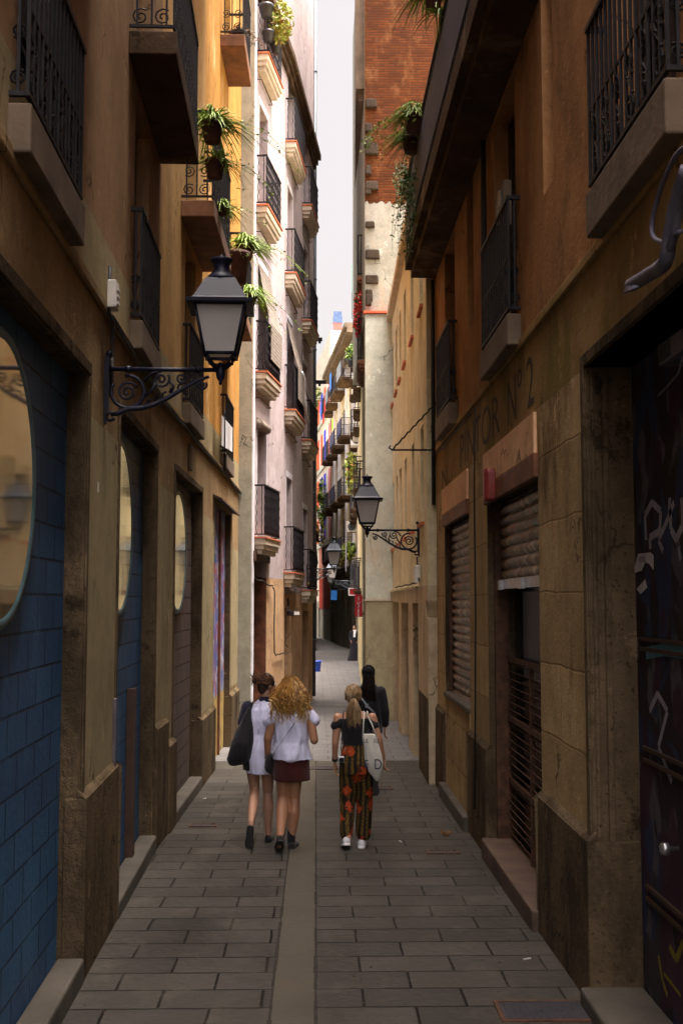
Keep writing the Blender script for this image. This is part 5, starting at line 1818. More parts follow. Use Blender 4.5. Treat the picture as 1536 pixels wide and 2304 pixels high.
for i, (px, col) in enumerate(((658, 'cloth_lilac'), (697, 'bannerblue'))):
    p_ = fp(E_, px, 1330, .14)
    m = MB(); pot(m, p_, .07, .10); m.ball(p_ + V((0, 0, .15)), .06, 10)
    tag(m.build('toy_pot', M[col], None, tuple(p_)), ['lilac pot with a ball on the lowest white balcony', 'blue toy bucket on the corner balcony edge'][i], 'pot')
m = MB(); p_ = fp(E_, 697, 1315, .15); m.ball(p_, .07, 10)
tag(m.build('yellow_ball', M['graf_gold'], None, tuple(p_)), 'yellow ball on the corner balcony edge', 'ball')
m = MB()
pe_, ps_ = V(E_.P(E_.L - .5, .02, E_.Z(705, 1362))), V(Q.P(1.0, .02, Q.Z(818, 1355)))
m.tube([pe_ + (ps_ - pe_) * (k / 14) + V((0, 0, -.18 * math.sin(PI * k / 14))) for k in range(15)], .007, 4)
tag(m.build('span_wire', M['cable'], None, tuple(pe_)), 'thin wire slung across the alley in front of the red sign', 'cable')

# ================================================================ SIGNS, BANNER, LAUNDRY FAR AWAY
def front_panel(name, label, cat, x0, y0, x1, y1, Y, mat, th=.12):
    d0, d1 = ray(x0, y0), ray(x1, y1)
    p0, p1 = d0 * (Y / d0.y) + V((0, 0, CAMH)), d1 * (Y / d1.y) + V((0, 0, CAMH))
    t = thing(name, label, cat, (p0.x, Y, p1.z))
    m = MB(); m.box(p0.x, p1.x, Y, Y + th, p1.z, p0.z); m.build('board', mat, t, bevel=.01)
    return t, p0, p1


t, p0, p1 = front_panel('shop_sign', 'tall red sign reading SUPER in white letters down its face', 'sign', 798, 1338, 815, 1388, 28, M['signred'], .08)
hh = (p0.z - p1.z) / 5.3
for i, ch in enumerate("SUPER"):
    text_mesh('sign_letter', ch, ((p0.x + p1.x) / 2, 28, p0.z - .045 - hh * (i + .86)), (1, 0, 0), (0, 0, 1), (0, -1, 0), hh * 1.12, M['signwhite'], t, th=.006, sx=1.0, align='CENTER')
m = MB(); m.box(p1.x, 1.21, 28.03, 28.06, p0.z - .09, p0.z - .06); m.box(p1.x, 1.21, 28.03, 28.06, p1.z + .06, p1.z + .09); m.build('mounting_bar', M['iron'], t)
t, p0, p1 = front_panel('shop_sign', 'small red lightbox sign above the tall red sign', 'sign', 786, 1325, 803, 1338, 35, M['signred'])
m = MB(); m.box(p0.x - .03, p0.x, 34.98, 35.14, p1.z - .03, p0.z + .03); m.box(p0.x, p1.x, 34.98, 35.14, p0.z, p0.z + .03); m.box(p0.x, p1.x, 34.98, 35.14, p1.z - .03, p1.z); m.build('sign_frame', M['signwhite'], t)
m = MB(); m.box(p1.x, 1.45, 35.04, 35.08, p0.z - .1, p0.z - .05); m.build('mounting_bar', M['iron'], t)
t, p0, p1 = front_panel('hanging_banner', 'blue cylindrical banner hanging in the dark bend of the alley', 'banner', 744, 1328, 758, 1350, 60, M['bannerblue'], .02)
m = MB(); m.tube([(p0.x - .02, 60, p0.z + .03), (2.2, 60, p0.z + .03)], .02, 6); m.build('pole', M['iron'], t)
for lab, F_, a, w_, zt_, h_, d_, mt in (('white sheet hung from the far balcony above the feathery plant', T5, 13.9, 1.5, T5.Z(746, 1097), 1.2, .82, 'cloth_white'), ('blue laundry on the far balcony beside the striped shutters', T5, 13.2, 1.0, T5.Z(742, 922), .8, .85, 'cloth_blue'),
                                      ('pink garment hung next to the blue laundry', T5, 14.4, .35, T5.Z(737, 922), .8, .85, 'cloth_pink'), ('light blue cloth on the top far balcony', T5, 6.2, 1.2, T5.Z(770, 845), 1.1, .82, 'cloth_blue'),
                                      ('lime green cloth on a middle far balcony', T5, 4.9, .35, T5.Z(780, 940), .7, .85, 'cloth_green'), ('dark red cloth on a far balcony under the blue laundry', T5, 11.4, .8, T5.Z(750, 940), .7, .85, 'cloth_red'),
                                      ('red garment hanging at the far middle balcony', T5, 10.4, .5, T5.Z(757, 905), .8, .85, 'cloth_red'), ('lilac curtain hanging beside the tall red sign balcony', S5, 6, 1.0, atY(801, 1170, 53.6).z, 2.4, .55, 'cloth_lilac'),
                                      ('dark umbrella-like cloth above the pillar lantern', S5, 1.9, 1.2, atY(803, 1030, 49.5).z, 1.3, .45, 'cloth_navy')):
    m = MB()
    n = 10
    r_ = random.Random(len(lab))
    pr = [(a + w_ * i / n, d_ + .03 * math.sin(i * 1.9 + a)) for i in range(n + 1)]
    zb_ = [zt_ - h_ * r_.uniform(.9, 1.05) for _ in pr]
    zm_ = zt_ - h_ * .5
    for i in range(n):
        for z0, z1, e0, e1 in ((None, zm_, 1, 1.), (zm_, zt_, 1., .5)):
            za, zb2_ = (zb_[i], zb_[i + 1]) if z0 is None else (z0, z0)
            m.add([F_.P(pr[i][0], d_ + (pr[i][1] - d_) * e0, za), F_.P(pr[i + 1][0], d_ + (pr[i + 1][1] - d_) * e0, zb2_), F_.P(pr[i + 1][0], d_ + (pr[i + 1][1] - d_) * e1, z1), F_.P(pr[i][0], d_ + (pr[i][1] - d_) * e1, z1)], [(0, 1, 2, 3)], 0, True)
    tag(m.build('laundry', M[mt], None, tuple(F_.P(a, d_, zt_))), lab, 'laundry', 'laundry on the far balconies')
m = MB()
r_ = Q.Z(808, 530)
for k in range(1): m.hexa([S4.P(4, .28, atY(807, 650, 40).z), S4.P(7.5, .28, atY(807, 650, 40).z), S4.P(7.5, .30, atY(807, 650, 40).z), S4.P(4, .30, atY(807, 650, 40).z), S4.P(4, .28, 12.7), S4.P(7.5, .28, 12.7), S4.P(7.5, .30, 12.7), S4.P(4, .30, 12.7)])
tag(m.build('balcony_net', M['net'], None, tuple(S4.P(4, .28, 12))), 'green mesh screen hung along the upper pale yellow balconies', 'net')

for i, (px, py, Y, lab) in enumerate(((806, 978, 50, 'upper grey air conditioner beside the pale yellow strip'), (801, 992, 52, 'lower grey air conditioner beside the pale yellow strip'), (790, 1186, 58, 'air conditioner above the leafy lowest far balcony'))):
    c = atY(px, py, Y)
    t = thing('air_conditioner', lab, 'air conditioner', c, 'air conditioners on the far facades')
    m = MB(); m.box(c.x - .25, c.x + .35, c.y - .4, c.y + .4, c.z - .28, c.z + .28); m.build('casing', M['whitepl'], t, bevel=.02)
    m = MB(); m.lathe((c.x, c.y - .401, c.z), [(.2, 0), (.2, .01), (.15, .012), (.001, .006)], 14, 0, (0, -1, 0)); m.build('fan_grille', M['pipe'], t)
# ================================================================ STREET FLOOR DETAILS
def gpt(px, py):
    d = ray(px, py)
    k = -CAMH / (d.z + .0128 * d.y)
    return V((d.x * k, d.y * k, CAMH + d.z * k))


def gbox(m, x0, x1, y0, y1, h0, h1, mi=0):
    m.hexa([(x0, y0, gz(y0) + h0), (x1, y0, gz(y0) + h0), (x1, y1, gz(y1) + h0), (x0, y1, gz(y1) + h0), (x0, y0, gz(y0) + h1), (x1, y0, gz(y0) + h1), (x1, y1, gz(y1) + h1), (x0, y1, gz(y1) + h1)], mi)


def grate(px, py, wx, wy, label, slots=True, mat='iron_far'):
    c = gpt(px, py)
    t = thing('drain_cover', label, 'drain cover', (c.x, c.y, gz(c.y)), 'metal covers in the paving')
    m = MB()
    x0, x1, y0, y1 = c.x - wx / 2, c.x + wx / 2, c.y - wy / 2, c.y + wy / 2
    for a, b, e, f in ((x0, x1, y0, y0 + .025), (x0, x1, y1 - .025, y1), (x0, x0 + .025, y0 + .026, y1 - .026), (x1 - .025, x1, y0 + .026, y1 - .026)): gbox(m, a, b, e, f, -.02, .011)
    m.build('rim', M['rust'], t)
    m = MB()
    if slots:
        gbox(m, x0 + .026, x1 - .026, y0 + .026, y1 - .026, -.02, .0045)
        n = int((wx - .06) / .035)
        for i in range(n): gbox(m, x0 + .032 + i * .035, x0 + .052 + i * .035, y0 + .03, y1 - .03, .0046, .010)
    else:
        gbox(m, x0 + .026, x1 - .026, y0 + .026, y1 - .026, -.02, .008)
        for i in range(-1, 2, 2): gbox(m, c.x + i * .05 - .02, c.x + i * .05 + .02, c.y - .015, c.y + .015, .0081, .010)
        for i in range(12): gbox(m, x0 + .05 + i * (wx - .1) / 12, x0 + .062 + i * (wx - .1) / 12, y0 + .04, y1 - .04, .0081, .0105)
    m.build('cover_plate', M[mat], t)


grate(458, 1858, .30, .17, 'small iron drain cover near the left doorsteps')
grate(995, 1918, .32, .17, 'small iron drain cover left of the half shuttered door')
grate(1238, 2276, .62, .34, 'large iron hatch in the paving at the lower right corner', False)
grate(722, 1729, .42, .30, 'drain grate at the end of the channel slabs')
grate(858, 1774, .30, .2, 'drain cover behind the feet of the person in black', True)
m = MB()
gy = gpt(760, 1566)
gbox(m, -.35, .95, 27.9, 28.25, -.02, .006)
o = tag(m.build('drain_strip', M['iron_far'], None, (0, 28, gz(28))), 'dark drain strip across the alley beyond the walkers', 'drain cover')
t = thing('bucket', 'blue plastic bucket standing by the foot of the far left wall', 'bucket', (0, 0, 0))
pb = gpt(712, 1511)
t.location = (pb.x, pb.y, gz(pb.y)); BASE[t.name] = V(t.location)
m = MB(); m.lathe(BASE[t.name], [(.14, 0), (.15, .01), (.19, .40), (.21, .40), (.21, .43), (.185, .43), (.14, .05), (.001, .05)], 18); m.build('tub', M['bluepl'], t)
m = MB(); m.tube([BASE[t.name] + V((.2 * math.cos(a), 0.03, .40 - .16 * math.sin(a))) for a in [PI * k / 10 for k in range(11)]], .008, 5); m.build('handle', M['whitepl'], t)
# litter
rl = random.Random(12)
m = MB()
c = gpt(1008, 1880)
for i in range(16):
    leaflets(m, (c.x + rl.uniform(-.05, .05), c.y + rl.uniform(-.05, .05), gz(c.y) + .02), (.04, .04, .015), 1, .03, i)
tag(m.build('dead_leaves', M['leaf_dead'], None, (c.x, c.y, gz(c.y))), 'clump of dead brown leaves on the paving beside the right wall', 'leaves')
for i, (px, py) in enumerate(((1185, 2160), (460, 1798), (900, 1895))):
    c = gpt(px, py)
    m = MB(); a = rl.uniform(0, 3)
    m.tube([(c.x - .03 * math.cos(a), c.y - .03 * math.sin(a), gz(c.y) + .008), (c.x + .03 * math.cos(a), c.y + .03 * math.sin(a), gz(c.y) + .008)], .006, 6)
    tag(m.build('cigarette_end', M['paper'], None, (c.x, c.y, gz(c.y))), ['cigarette end on the paving near the lower right hatch', 'white scrap on the paving by the third doorstep', 'pale scrap on the paving right of the patterned trousers'][i], 'litter')
m = MB()
for i in range(220):
    side = rl.random() < .5
    y = rl.uniform(5.5, 20)
    x = (-1.5 + rl.random() ** 2 * .5) if side else (1.55 - rl.random() ** 2 * .5)
    if rl.random() < .3: x = rl.uniform(-1.2, 1.3)
    leaflets(m, (x, y, gz(y) + .006), (.01, .01, .002), 1, rl.uniform(.003, .011), i)
o = m.build('litter', M['leaf_dead'], None)
o['kind'] = 'stuff'

# ================================================================ PEOPLE
def cap(m, p0, r0, p1, r1, n=14):
    p0, p1 = V(p0), V(p1)
    d = p1 - p0
    L = max(d.length, 1e-4)
    prof = [(max(.0008, r0 * math.sin(a)), -r0 * math.cos(a)) for a in [PI / 2 * k / 4 for k in range(5)]]
    prof += [(max(.0008, r1 * math.cos(a)), L + r1 * math.sin(a)) for a in [PI / 2 * k / 4 for k in range(5)]]
    m.lathe(p0, prof, n, 0, d)


def chain(m, pr):
    for i in range(len(pr) - 1): cap(m, pr[i][0], pr[i][1], pr[i + 1][0], pr[i + 1][1])


def ell(m, c, r, rot=0., n=18):
    c = V(c)
    cs, sn = math.cos(rot), math.sin(rot)
    rings = []
    for i in range(11):
        t = -PI / 2 + PI * i / 10
        rr = max(.02, math.cos(t))
        rings.append([c + V((cs * r[0] * rr * math.cos(2 * PI * k / n) - sn * r[1] * rr * math.sin(2 * PI * k / n), sn * r[0] * rr * math.cos(2 * PI * k / n) + cs * r[1] * rr * math.sin(2 * PI * k / n), r[2] * math.sin(t))) for k in range(n)])
    m.loft(rings)


def rings(m, rs, n=28, cap_=True, rot=0.):
    """stack of ellipses: (z, cx, cy, rx, ry)"""
    m.loft([[V((cx + rx * math.cos(2 * PI * k / n), cy + ry * math.sin(2 * PI * k / n), z)) for k in range(n)] for z, cx, cy, rx, ry in rs], 0, True, cap_)


def fused(m, vox=.007, smooth=6, disp=None):
    """one continuous surface over overlapping closed shapes"""
    me = bpy.data.meshes.new('tmp')
    me.from_pydata([tuple(p) for p in m.v], [], m.f)
    bm = bmesh.new(); bm.from_mesh(me)
    bmesh.ops.recalc_face_normals(bm, faces=bm.faces); bm.to_mesh(me); bm.free()
    ob = bpy.data.objects.new('tmp', me)
    C.objects.link(ob)
    md = ob.modifiers.new('r', 'REMESH'); md.mode = 'VOXEL'; md.voxel_size = vox
    if smooth:
        sm = ob.modifiers.new('s', 'SMOOTH'); sm.factor = .5; sm.iterations = smooth
    dg = bpy.context.evaluated_depsgraph_get()
    ev = ob.evaluated_get(dg)
    r = bpy.data.meshes.new_from_object(ev)
    q = MB()
    nrm = [v.normal.copy() for v in r.vertices]
    vs = []
    for v, nn in zip(r.vertices, nrm):
        p = v.co.copy()
        if disp: p += nn * disp(p)
        vs.append(p)
    q.add(vs, [tuple(p.vertices) for p in r.polygons], 0, True)
    bpy.data.objects.remove(ob)
    return q


def hand(m, wr, d, side, curl=.5, s=1.):
    """palm with four curled fingers and a thumb; d = direction of the hand, side = thumb side"""
    wr, d, side = V(wr), V(d).normalized(), V(side).normalized()
    nrm_ = d.cross(side).normalized()
    for k in (-.022, -.007, .008, .022):
        cap(m, wr + side * k * .7 * s, .013 * s, wr + d * .078 * s + side * k * s, .0115 * s, 8)
    for k, ln in ((-.028, .058), (-.0095, .072), (.0095, .077), (.028, .068)):
        b0 = wr + d * .082 * s + side * k * s
        p = b0
        a = curl * .5
        for j, f in enumerate((.45, .32, .25)):
            dd = d * math.cos(a) + nrm_ * math.sin(a)
            p2 = p + dd * ln * f * s
            cap(m, p, (.0088 - .0009 * j) * s, p2, (.008 - .0009 * j) * s, 8)
            p = p2
            a += curl * .8
    t0 = wr + d * .025 * s + side * .028 * s
    t1 = t0 + (side * .55 + d * .75 + nrm_ * .25).normalized() * .04 * s
    cap(m, t0, .0125 * s, t1, .0098 * s, 8)
    cap(m, t1, .0098 * s, t1 + (d * .9 + nrm_ * .35 + side * .1).normalized() * .032 * s, .0078 * s, 8)


def head(m, c, face, s=1.):
    """skull, jaw, nose, lips, ears, neck stub; face = horizontal facing direction"""
    c, f = V(c), V((face[0], face[1], 0)).normalized()
    r = V((f.y, -f.x, 0))
    rot = math.atan2(f.y, f.x) - PI / 2
    ell(m, c + V((0, 0, .025)) * s - f * .01 * s, (.074 * s, .092 * s, .092 * s), rot)
    ell(m, c + f * .028 * s + V((0, 0, -.035)) * s, (.060 * s, .066 * s, .085 * s), rot)
    cap(m, c + f * .06 * s + V((0, 0, -.095)) * s, .022 * s, c + f * .068 * s + V((0, 0, -.088)) * s, .02 * s, 10)
    cap(m, c + f * .088 * s + V((0, 0, .012)) * s, .008 * s, c + f * .104 * s + V((0, 0, -.022)) * s, .013 * s, 10)
    cap(m, c + f * .088 * s - r * .016 * s + V((0, 0, -.055)) * s, .008 * s, c + f * .088 * s + r * .016 * s + V((0, 0, -.055)) * s, .008 * s, 8)
    cap(m, c + f * .078 * s - r * .03 * s + V((0, 0, .03)) * s, .011 * s, c + f * .078 * s + r * .03 * s + V((0, 0, .03)) * s, .011 * s, 8)
    for q in (-1, 1): ell(m, c + r * q * .075 * s - f * .005 * s + V((0, 0, -.012)) * s, (.012 * s, .022 * s, .033 * s), rot, 12)


def eyes(o, c, face, off, s=1.):
    c, f = V(c), V((face[0], face[1], 0)).normalized()
    r = V((f.y, -f.x, 0))
    for q in (-1, 1):
        m = MB(); m.ball(V(off) + c + f * .079 * s + r * q * .03 * s + V((0, 0, .008)) * s, .011 * s, 10)
        e = m.build('eye', M['signwhite'], o)
        m = MB(); m.ball(V(off) + c + f * .0885 * s + r * q * .03 * s + V((0, 0, .008)) * s, .0045 * s, 8)
        m.build('pupil', M['dark'], e)


def shift(m, off):
    m.v = [p + V(off) for p in m.v]
    return m


def shoe(m, heel, toe, up, w_=.042, h=.055):
    """shoe from heel to toe; up = sole normal"""
    heel, toe, up = V(heel), V(toe), V(up).normalized()
    d = (toe - heel).normalized()
    s = d.cross(up).normalized()
    L = (toe - heel).length
    R_ = []
    for t, wd, hh in ((-.01, .3, .5), (.02, .72, .95), (.12, .82, 1.15), (.3, .78, 1.1), (.5, .88, .92), (.7, 1.0, .72), (.86, .92, .6), (.96, .6, .5), (1.0, .25, .35)):
        p = heel + d * (L * t)
        R_.append([p + s * (w_ * wd * math.cos(a)) + up * (h * hh * (.5 + .5 * math.sin(a)) if math.sin(a) > -.3 else 0) for a in [2 * PI * k / 16 for k in range(16)]])
    m.loft(R_)


def sole(m, heel, toe, up, w_=.045, t=.018):
    heel, toe, up = V(heel), V(toe), V(up).normalized()
    d = (toe - heel).normalized()
    s = d.cross(up).normalized()
    L = (toe - heel).length
    out = []
    for q, wd in ((-.02, .45), (.05, .72), (.25, .8), (.45, .76), (.7, 1.0), (.88, .9), (.99, .5)): out.append((q, wd))
    rng = [(q, wd) for q, wd in out] + [(q, -wd) for q, wd in reversed(out)]
    lo = [heel + d * (L * q) + s * (w_ * wd) - up * .004 for q, wd in rng]
    hi = [p + up * t for p in lo]
    n = len(lo)
    m.add(lo + hi, [tuple(range(n)), tuple(range(n, 2 * n))] + [(i, (i + 1) % n, n + (i + 1) % n, n + i) for i in range(n)])


def strand(m, pts, r, mi=0):
    m.tube(pts, r, 3, mi, False)


def fabric(name, col, dark=None, rough=.85, wr=.7):
    k = NT(name)
    f = k.noise(7, k.co((1, 1, .5)), detail=5)
    c = k.mix(k.fr(f, .3, .7), dark or tuple(x * .85 for x in col), col)
    k.bump(k.noise(9, k.co((1.6, 1.6, .5)), detail=4, dist=.6), wr, .03)
    k.b.inputs["Sheen Weight"].default_value = .15
    return k.fin(c, rough, 0, .2)


def skinmat(name, c):
    k = NT(name)
    q = k.mix(k.fr(k.noise(9, detail=4), .35, .7), tuple(x * .85 for x in c), c)
    k.b.inputs["Subsurface Weight"].default_value = .08
    k.b.inputs["Subsurface Radius"].default_value = (.02, .008, .004)
    return k.fin(q, .5, 0, .4)


SK1 = skinmat('fair_skin', (.40, .215, .14))
SK2 = skinmat('tanned_skin', (.37, .18, .10))
SK3 = skinmat('warm_skin', (.42, .215, .13))
F_WHITE = fabric('white_jersey', (.62, .62, .82))
F_NAVY = fabric('navy_jersey', (.018, .017, .035))
F_BLACK = fabric('black_cloth', (.011, .010, .013))
F_RED = fabric('dark_red_corduroy', (.055, .010, .008))
F_CANVAS = fabric('natural_canvas', (.56, .54, .48))
H_BROWN = [plain('brown_hair', (.035, .016, .008), .5, var=.4, sc=20), plain('reddish_hair', (.16, .062, .02), .5, var=.4, sc=20)]
H_GOLD = [plain('copper_hair', (.20, .088, .026), .5, var=.4, sc=20), plain('golden_hair', (.42, .225, .06), .5, var=.4, sc=20), plain('blond_tips', (.52, .34, .10), .5, var=.3, sc=20)]
H_BLOND = [plain('dark_blond_hair', (.17, .10, .05), .45, var=.4, sc=20), plain('light_blond_hair', (.36, .24, .12), .45, var=.3, sc=20)]
H_BLACK = [plain('black_hair', (.008, .007, .008), .8, var=.4, sc=20, spec=.1), plain('dark_brown_hair', (.026, .014, .010), .8, var=.4, sc=20, spec=.1)]
SHOE = fabric('black_canvas_shoe', (.014, .013, .013), wr=.1)
RUB = plain('dark_rubber_sole', (.035, .032, .03), .8, var=.3, sc=20, bump=.5)
WSHOE = fabric('white_trainer', (.50, .50, .52), wr=.1)


def printed_trousers():
    k = NT('printed_trousers')
    vo = k.n("TexVoronoi"); vo.feature = 'F1'; vo.voronoi_dimensions = '2D'
    vo.inputs["Scale"].default_value = 7.2
    dn = k.n("TexNoise")
    dn.inputs["Scale"].default_value = 22
    k.l(k.co(), dn.inputs["Vector"])
    da = k.n("VectorMath", operation='MULTIPLY_ADD')
    k.l(dn.outputs["Color"], da.inputs[0])
    da.inputs[1].default_value = (.09, .09, .09)
    k.l(k.co((1, .72, 1), 'xzy'), da.inputs[2])
    vo.distance = 'MANHATTAN'
    k.l(da.outputs[0], vo.inputs["Vector"])
    d = vo.outputs["Distance"]
    wv = k.n("TexWave"); wv.wave_type = 'BANDS'; wv.bands_direction = 'X'
    wv.inputs["Scale"].default_value = 6; wv.inputs["Distortion"].default_value = 5; wv.inputs["Detail"].default_value = 1; wv.inputs["Detail Scale"].default_value = 1.2
    k.l(k.co((1, 1, .35)), wv.inputs["Vector"])
    v2 = k.n("TexVoronoi"); v2.inputs["Scale"].default_value = 62
    k.l(k.co((1, 1, 1)), v2.inputs["Vector"])
    c = k.mix(k.fr(wv.outputs["Fac"], .45, .6), (.014, .009, .006), (.055, .034, .008))
    dots = k.n("Math", operation='MULTIPLY')
    k.l(k.fr(v2.outputs["Distance"], .55, .35), dots.inputs[0]); k.l(k.fr(wv.outputs["Fac"], .5, .7), dots.inputs[1])
    c = k.mix(dots.outputs[0], c, (.13, .078, .012))
    c = k.mix(k.fr(d, .44, .38), c, (.03, .012, .006))
    c = k.mix(k.fr(d, .34, .28), c, (.30, .045, .012))
    c = k.mix(k.fr(d, .08, .04), c, (.42, .11, .02))
    k.bump(k.noise(8, k.co((2, 2, .4)), detail=4), .3, .03)
    return k.fin(c, .85, 0, .2)


TROUS = printed_trousers()


def wrinkle(amp, sc=9., zs=.45, seed=0):
    def f(p): return amp * (mnoise.noise(V((p.x * sc + seed, p.y * sc, p.z * sc * zs))) + .5 * mnoise.noise(V((p.x * sc * 2.2, p.y * sc * 2.2 + seed, p.z * sc * zs * 1.6))))
    return f


def person(m, loc, skin, label, group=None):
    q = fused(m, .0065, 5)
    o = shift(q, loc).build('person', skin, None, loc)
    return tag(o, label, 'person', group)


def part(m, name, mat, o, loc, vox=.008, sm=6, disp=None, raw=False):
    q = m if raw else fused(m, vox, sm, disp)
    return shift(q, loc).build(name, mat, o, fix=True)


# ---- woman with the bun, white shirt dress ------------------------------------------------
L = gpt(588, 1893); L = V((L.x, L.y, gz(L.y)))
hc, fd = (.045, .02, 1.575), (.82, .57)
m = MB()
head(m, hc, fd)
chain(m, [((.03, .0, 1.40), .055), ((.042, .015, 1.50), .05)])
rings(m, [(.82, -.02, 0, .15, .105), (.92, -.02, 0, .155, .11), (1.04, -.01, 0, .125, .09), (1.2, 0, 0, .145, .10), (1.33, .01, 0, .165, .09), (1.40, .02, 0, .12, .06)])
chain(m, [((.17, 0, 1.36), .05), ((.215, .0, 1.10), .036), ((.20, .08, .90), .025)])
hand(m, (.20, .085, .88), (0, .12, -1), (-.1, 1, 0), .6)
chain(m, [((-.15, 0, 1.36), .05), ((-.205, -.02, 1.12), .037), ((-.19, .12, 1.0), .026)])
hand(m, (-.19, .13, .99), (.1, 1, -.1), (1, 0, 0), .9)
chain(m, [((.055, 0, .84), .082), ((.062, .02, .50), .052)]); chain(m, [((.062, .01, .46), .05), ((.066, -.015, .34), .055), ((.068, 0, .10), .033)])
chain(m, [((-.10, -.0, .84), .084), ((-.075, .05, .52), .053)]); chain(m, [((-.075, .03, .5), .05), ((-.078, -.12, .40), .054), ((-.085, -.36, .26), .033)])
cap(m, (.068, 0, .07), .034, (.075, .13, .04), .028)
cap(m, (-.085, -.37, .24), .032, (-.10, -.30, .09), .028)
W1 = person(m, L, SK1, 'woman with brown hair in a bun in a long white shirt with a black bag')
eyes(W1, hc, fd, L)
m = MB(); rings(m, [(.72, -.02, 0, .172, .118), (.80, -.02, 0, .178, .125), (.95, -.02, 0, .165, .118)]); part(m, 'shorts', F_BLACK, W1, L, .01, 3)
m = MB()
rings(m, [(.685, -.005, -.022, .150, .128), (.80, .0, -.018, .165, .135), (.95, .0, -.012, .158, .128), (1.08, .0, -.006, .146, .113), (1.22, .0, 0, .165, .122), (1.33, .01, 0, .178, .108), (1.385, .02, 0, .13, .08), (1.43, .035, .005, .072, .066)], 40)
part(m, 'shirt', F_WHITE, W1, L, .008, 4, wrinkle(.015, 9, .25))
m = MB(); chain(m, [((.165, 0, 1.355), .064), ((.208, 0, 1.19), .058)]); part(m, 'sleeve', F_NAVY, W1, L, .008, 4)
m = MB(); chain(m, [((-.15, 0, 1.355), .064), ((-.195, -.01, 1.20), .058)]); part(m, 'sleeve', F_NAVY, W1, L, .008, 4)
m = MB(); m.loft([[V((.037 + (.062 + .012 * k) * math.cos(a), .006 + (.056 + .012 * k) * math.sin(a), 1.462 - .035 * k)) for a in [2 * PI * i / 24 for i in range(24)]] for k in (-.0, .5, 1., 1.5)], 0, True, False)
part(m, 'collar', F_NAVY, W1, L, raw=True)
m = MB(); shoe(m, (.066, -.055, .008), (.09, .19, .008), (0, 0, 1)); part(m, 'shoe', SHOE, W1, L, raw=True)
m = MB(); shoe(m, (-.088, -.415, .225), (-.105, -.335, .005), (0.0, .93, .34)); so = part(m, 'shoe', SHOE, W1, L, raw=True)
m = MB(); sole(m, (-.088, -.417, .235), (-.105, -.335, .0), (0, .93, .34), .046, .012); part(m, 'shoe_sole', RUB, so, L, raw=True)
m = MB(); hv = V(hc)
ell(m, hv + V((-.012, -.012, .035)), (.086, .098, .092), math.atan2(fd[1], fd[0]) - PI / 2)
ell(m, hv + V((-.045, -.04, -.02)), (.05, .055, .07))
ell(m, hv + V((-.105, -.045, .055)), (.045, .045, .042))
hb = part(m, 'hair', H_BROWN, W1, L, .007, 4, lambda p: .006 * mnoise.noise(p * 38))
rr = random.Random(1)
m = MB()
for i in range(170):
    a = rr.uniform(0, 2 * PI); e = rr.uniform(-.2, 1.4)
    d = V((math.cos(a) * math.cos(e), math.sin(a) * math.cos(e), math.sin(e)))
    if d.x * fd[0] + d.y * fd[1] > .75 and e < .7: continue
    p = hv + V((-.012, -.012, .03)) + V((d.x * .088, d.y * .098, d.z * .094))
    tgt = hv + V((-.10, -.045, .06))
    q = [p, p * .6 + tgt * .4 + d * .03, tgt + V((rr.uniform(-.04, .02), rr.uniform(-.03, .03), rr.uniform(-.03, .04)))]
    strand(m, q, [.0035, .004, .002], rr.randrange(2))
for i in range(70):
    d = V((rr.uniform(-1, 1), rr.uniform(-1, 1), rr.uniform(-1, 1))).normalized()
    p = hv + V((-.105, -.045, .055)) + d * .042
    strand(m, [p, p + d * .02 + V((rr.uniform(-.02, .02), 0, .01)), p + d * .035 + V((rr.uniform(-.03, .03), rr.uniform(-.02, .02), rr.uniform(-.02, .03)))], [.003, .003, .001], 1)
part(m, 'hair_strands', H_BROWN, hb, L, raw=True)
m = MB()
rings(m, [(.78, -.245, -.09, .075, .05), (.84, -.225, -.10, .125, .08), (1.0, -.195, -.10, .115, .085), (1.14, -.165, -.09, .085, .06), (1.27, -.14, -.08, .045, .03), (1.36, -.115, -.06, .025, .02)])
cap(m, (-.31, -.10, .82), .03, (-.27, -.1, .87), .04)
B1 = shift(fused(m, .008, 5, wrinkle(.012, 9, .6)), L)
m2 = MB(); m2.tube([L + V(q) for q in ((-.16, -.06, 1.17), (-.135, -.085, 1.28), (-.10, -.075, 1.385), (-.09, .0, 1.405), (-.11, .07, 1.36), (-.15, .06, 1.2))], .011, 6)
bo = B1.build('shoulder_bag', F_BLACK, None, L)
tag(bo, 'slouchy black bag hanging from the shoulder of the woman with the bun', 'bag')
m2.build('strap', F_BLACK, bo)
m = MB(); cx_, cz_ = V((-.0855, -.2045, .335)), 0
m.tube(spiral(L + V((-.080, -.235, .368)), (1, 0, 0), (0, -.45, .9), .014, .008, 1.5, 0, 12), .003, 4)
m.build('tattoo', M['ink'], W1)

# ---- woman with curly golden hair -----------------------------------------------------------
L = gpt(655, 1909); L = V((L.x, L.y, gz(L.y)))
hc, fd = (-.01, .03, 1.555), (-.15, 1)
m = MB()
head(m, hc, fd)
chain(m, [((0, 0, 1.38), .056), ((-.005, .015, 1.48), .05)])
rings(m, [(.80, .0, 0, .165, .115), (.92, .0, 0, .17, .12), (1.04, 0, 0, .135, .095), (1.2, 0, 0, .155, .105), (1.33, 0, 0, .17, .09), (1.39, 0, 0, .12, .06)])
chain(m, [((-.165, 0, 1.345), .054), ((-.235, -.015, 1.07), .041)]); chain(m, [((-.235, -.015, 1.07), .04), ((-.238, .05, .86), .027)])
hand(m, (-.238, .055, .845), (-.0, .1, -1), (.2, 1, 0), .6)
chain(m, [((.165, 0, 1.345), .054), ((.225, -.05, 1.06), .042)]); chain(m, [((.225, -.05, 1.06), .04), ((.205, .14, 1.16), .028)])
hand(m, (.20, .155, 1.165), (-.1, 1, .2), (-1, 0, .1), .9)
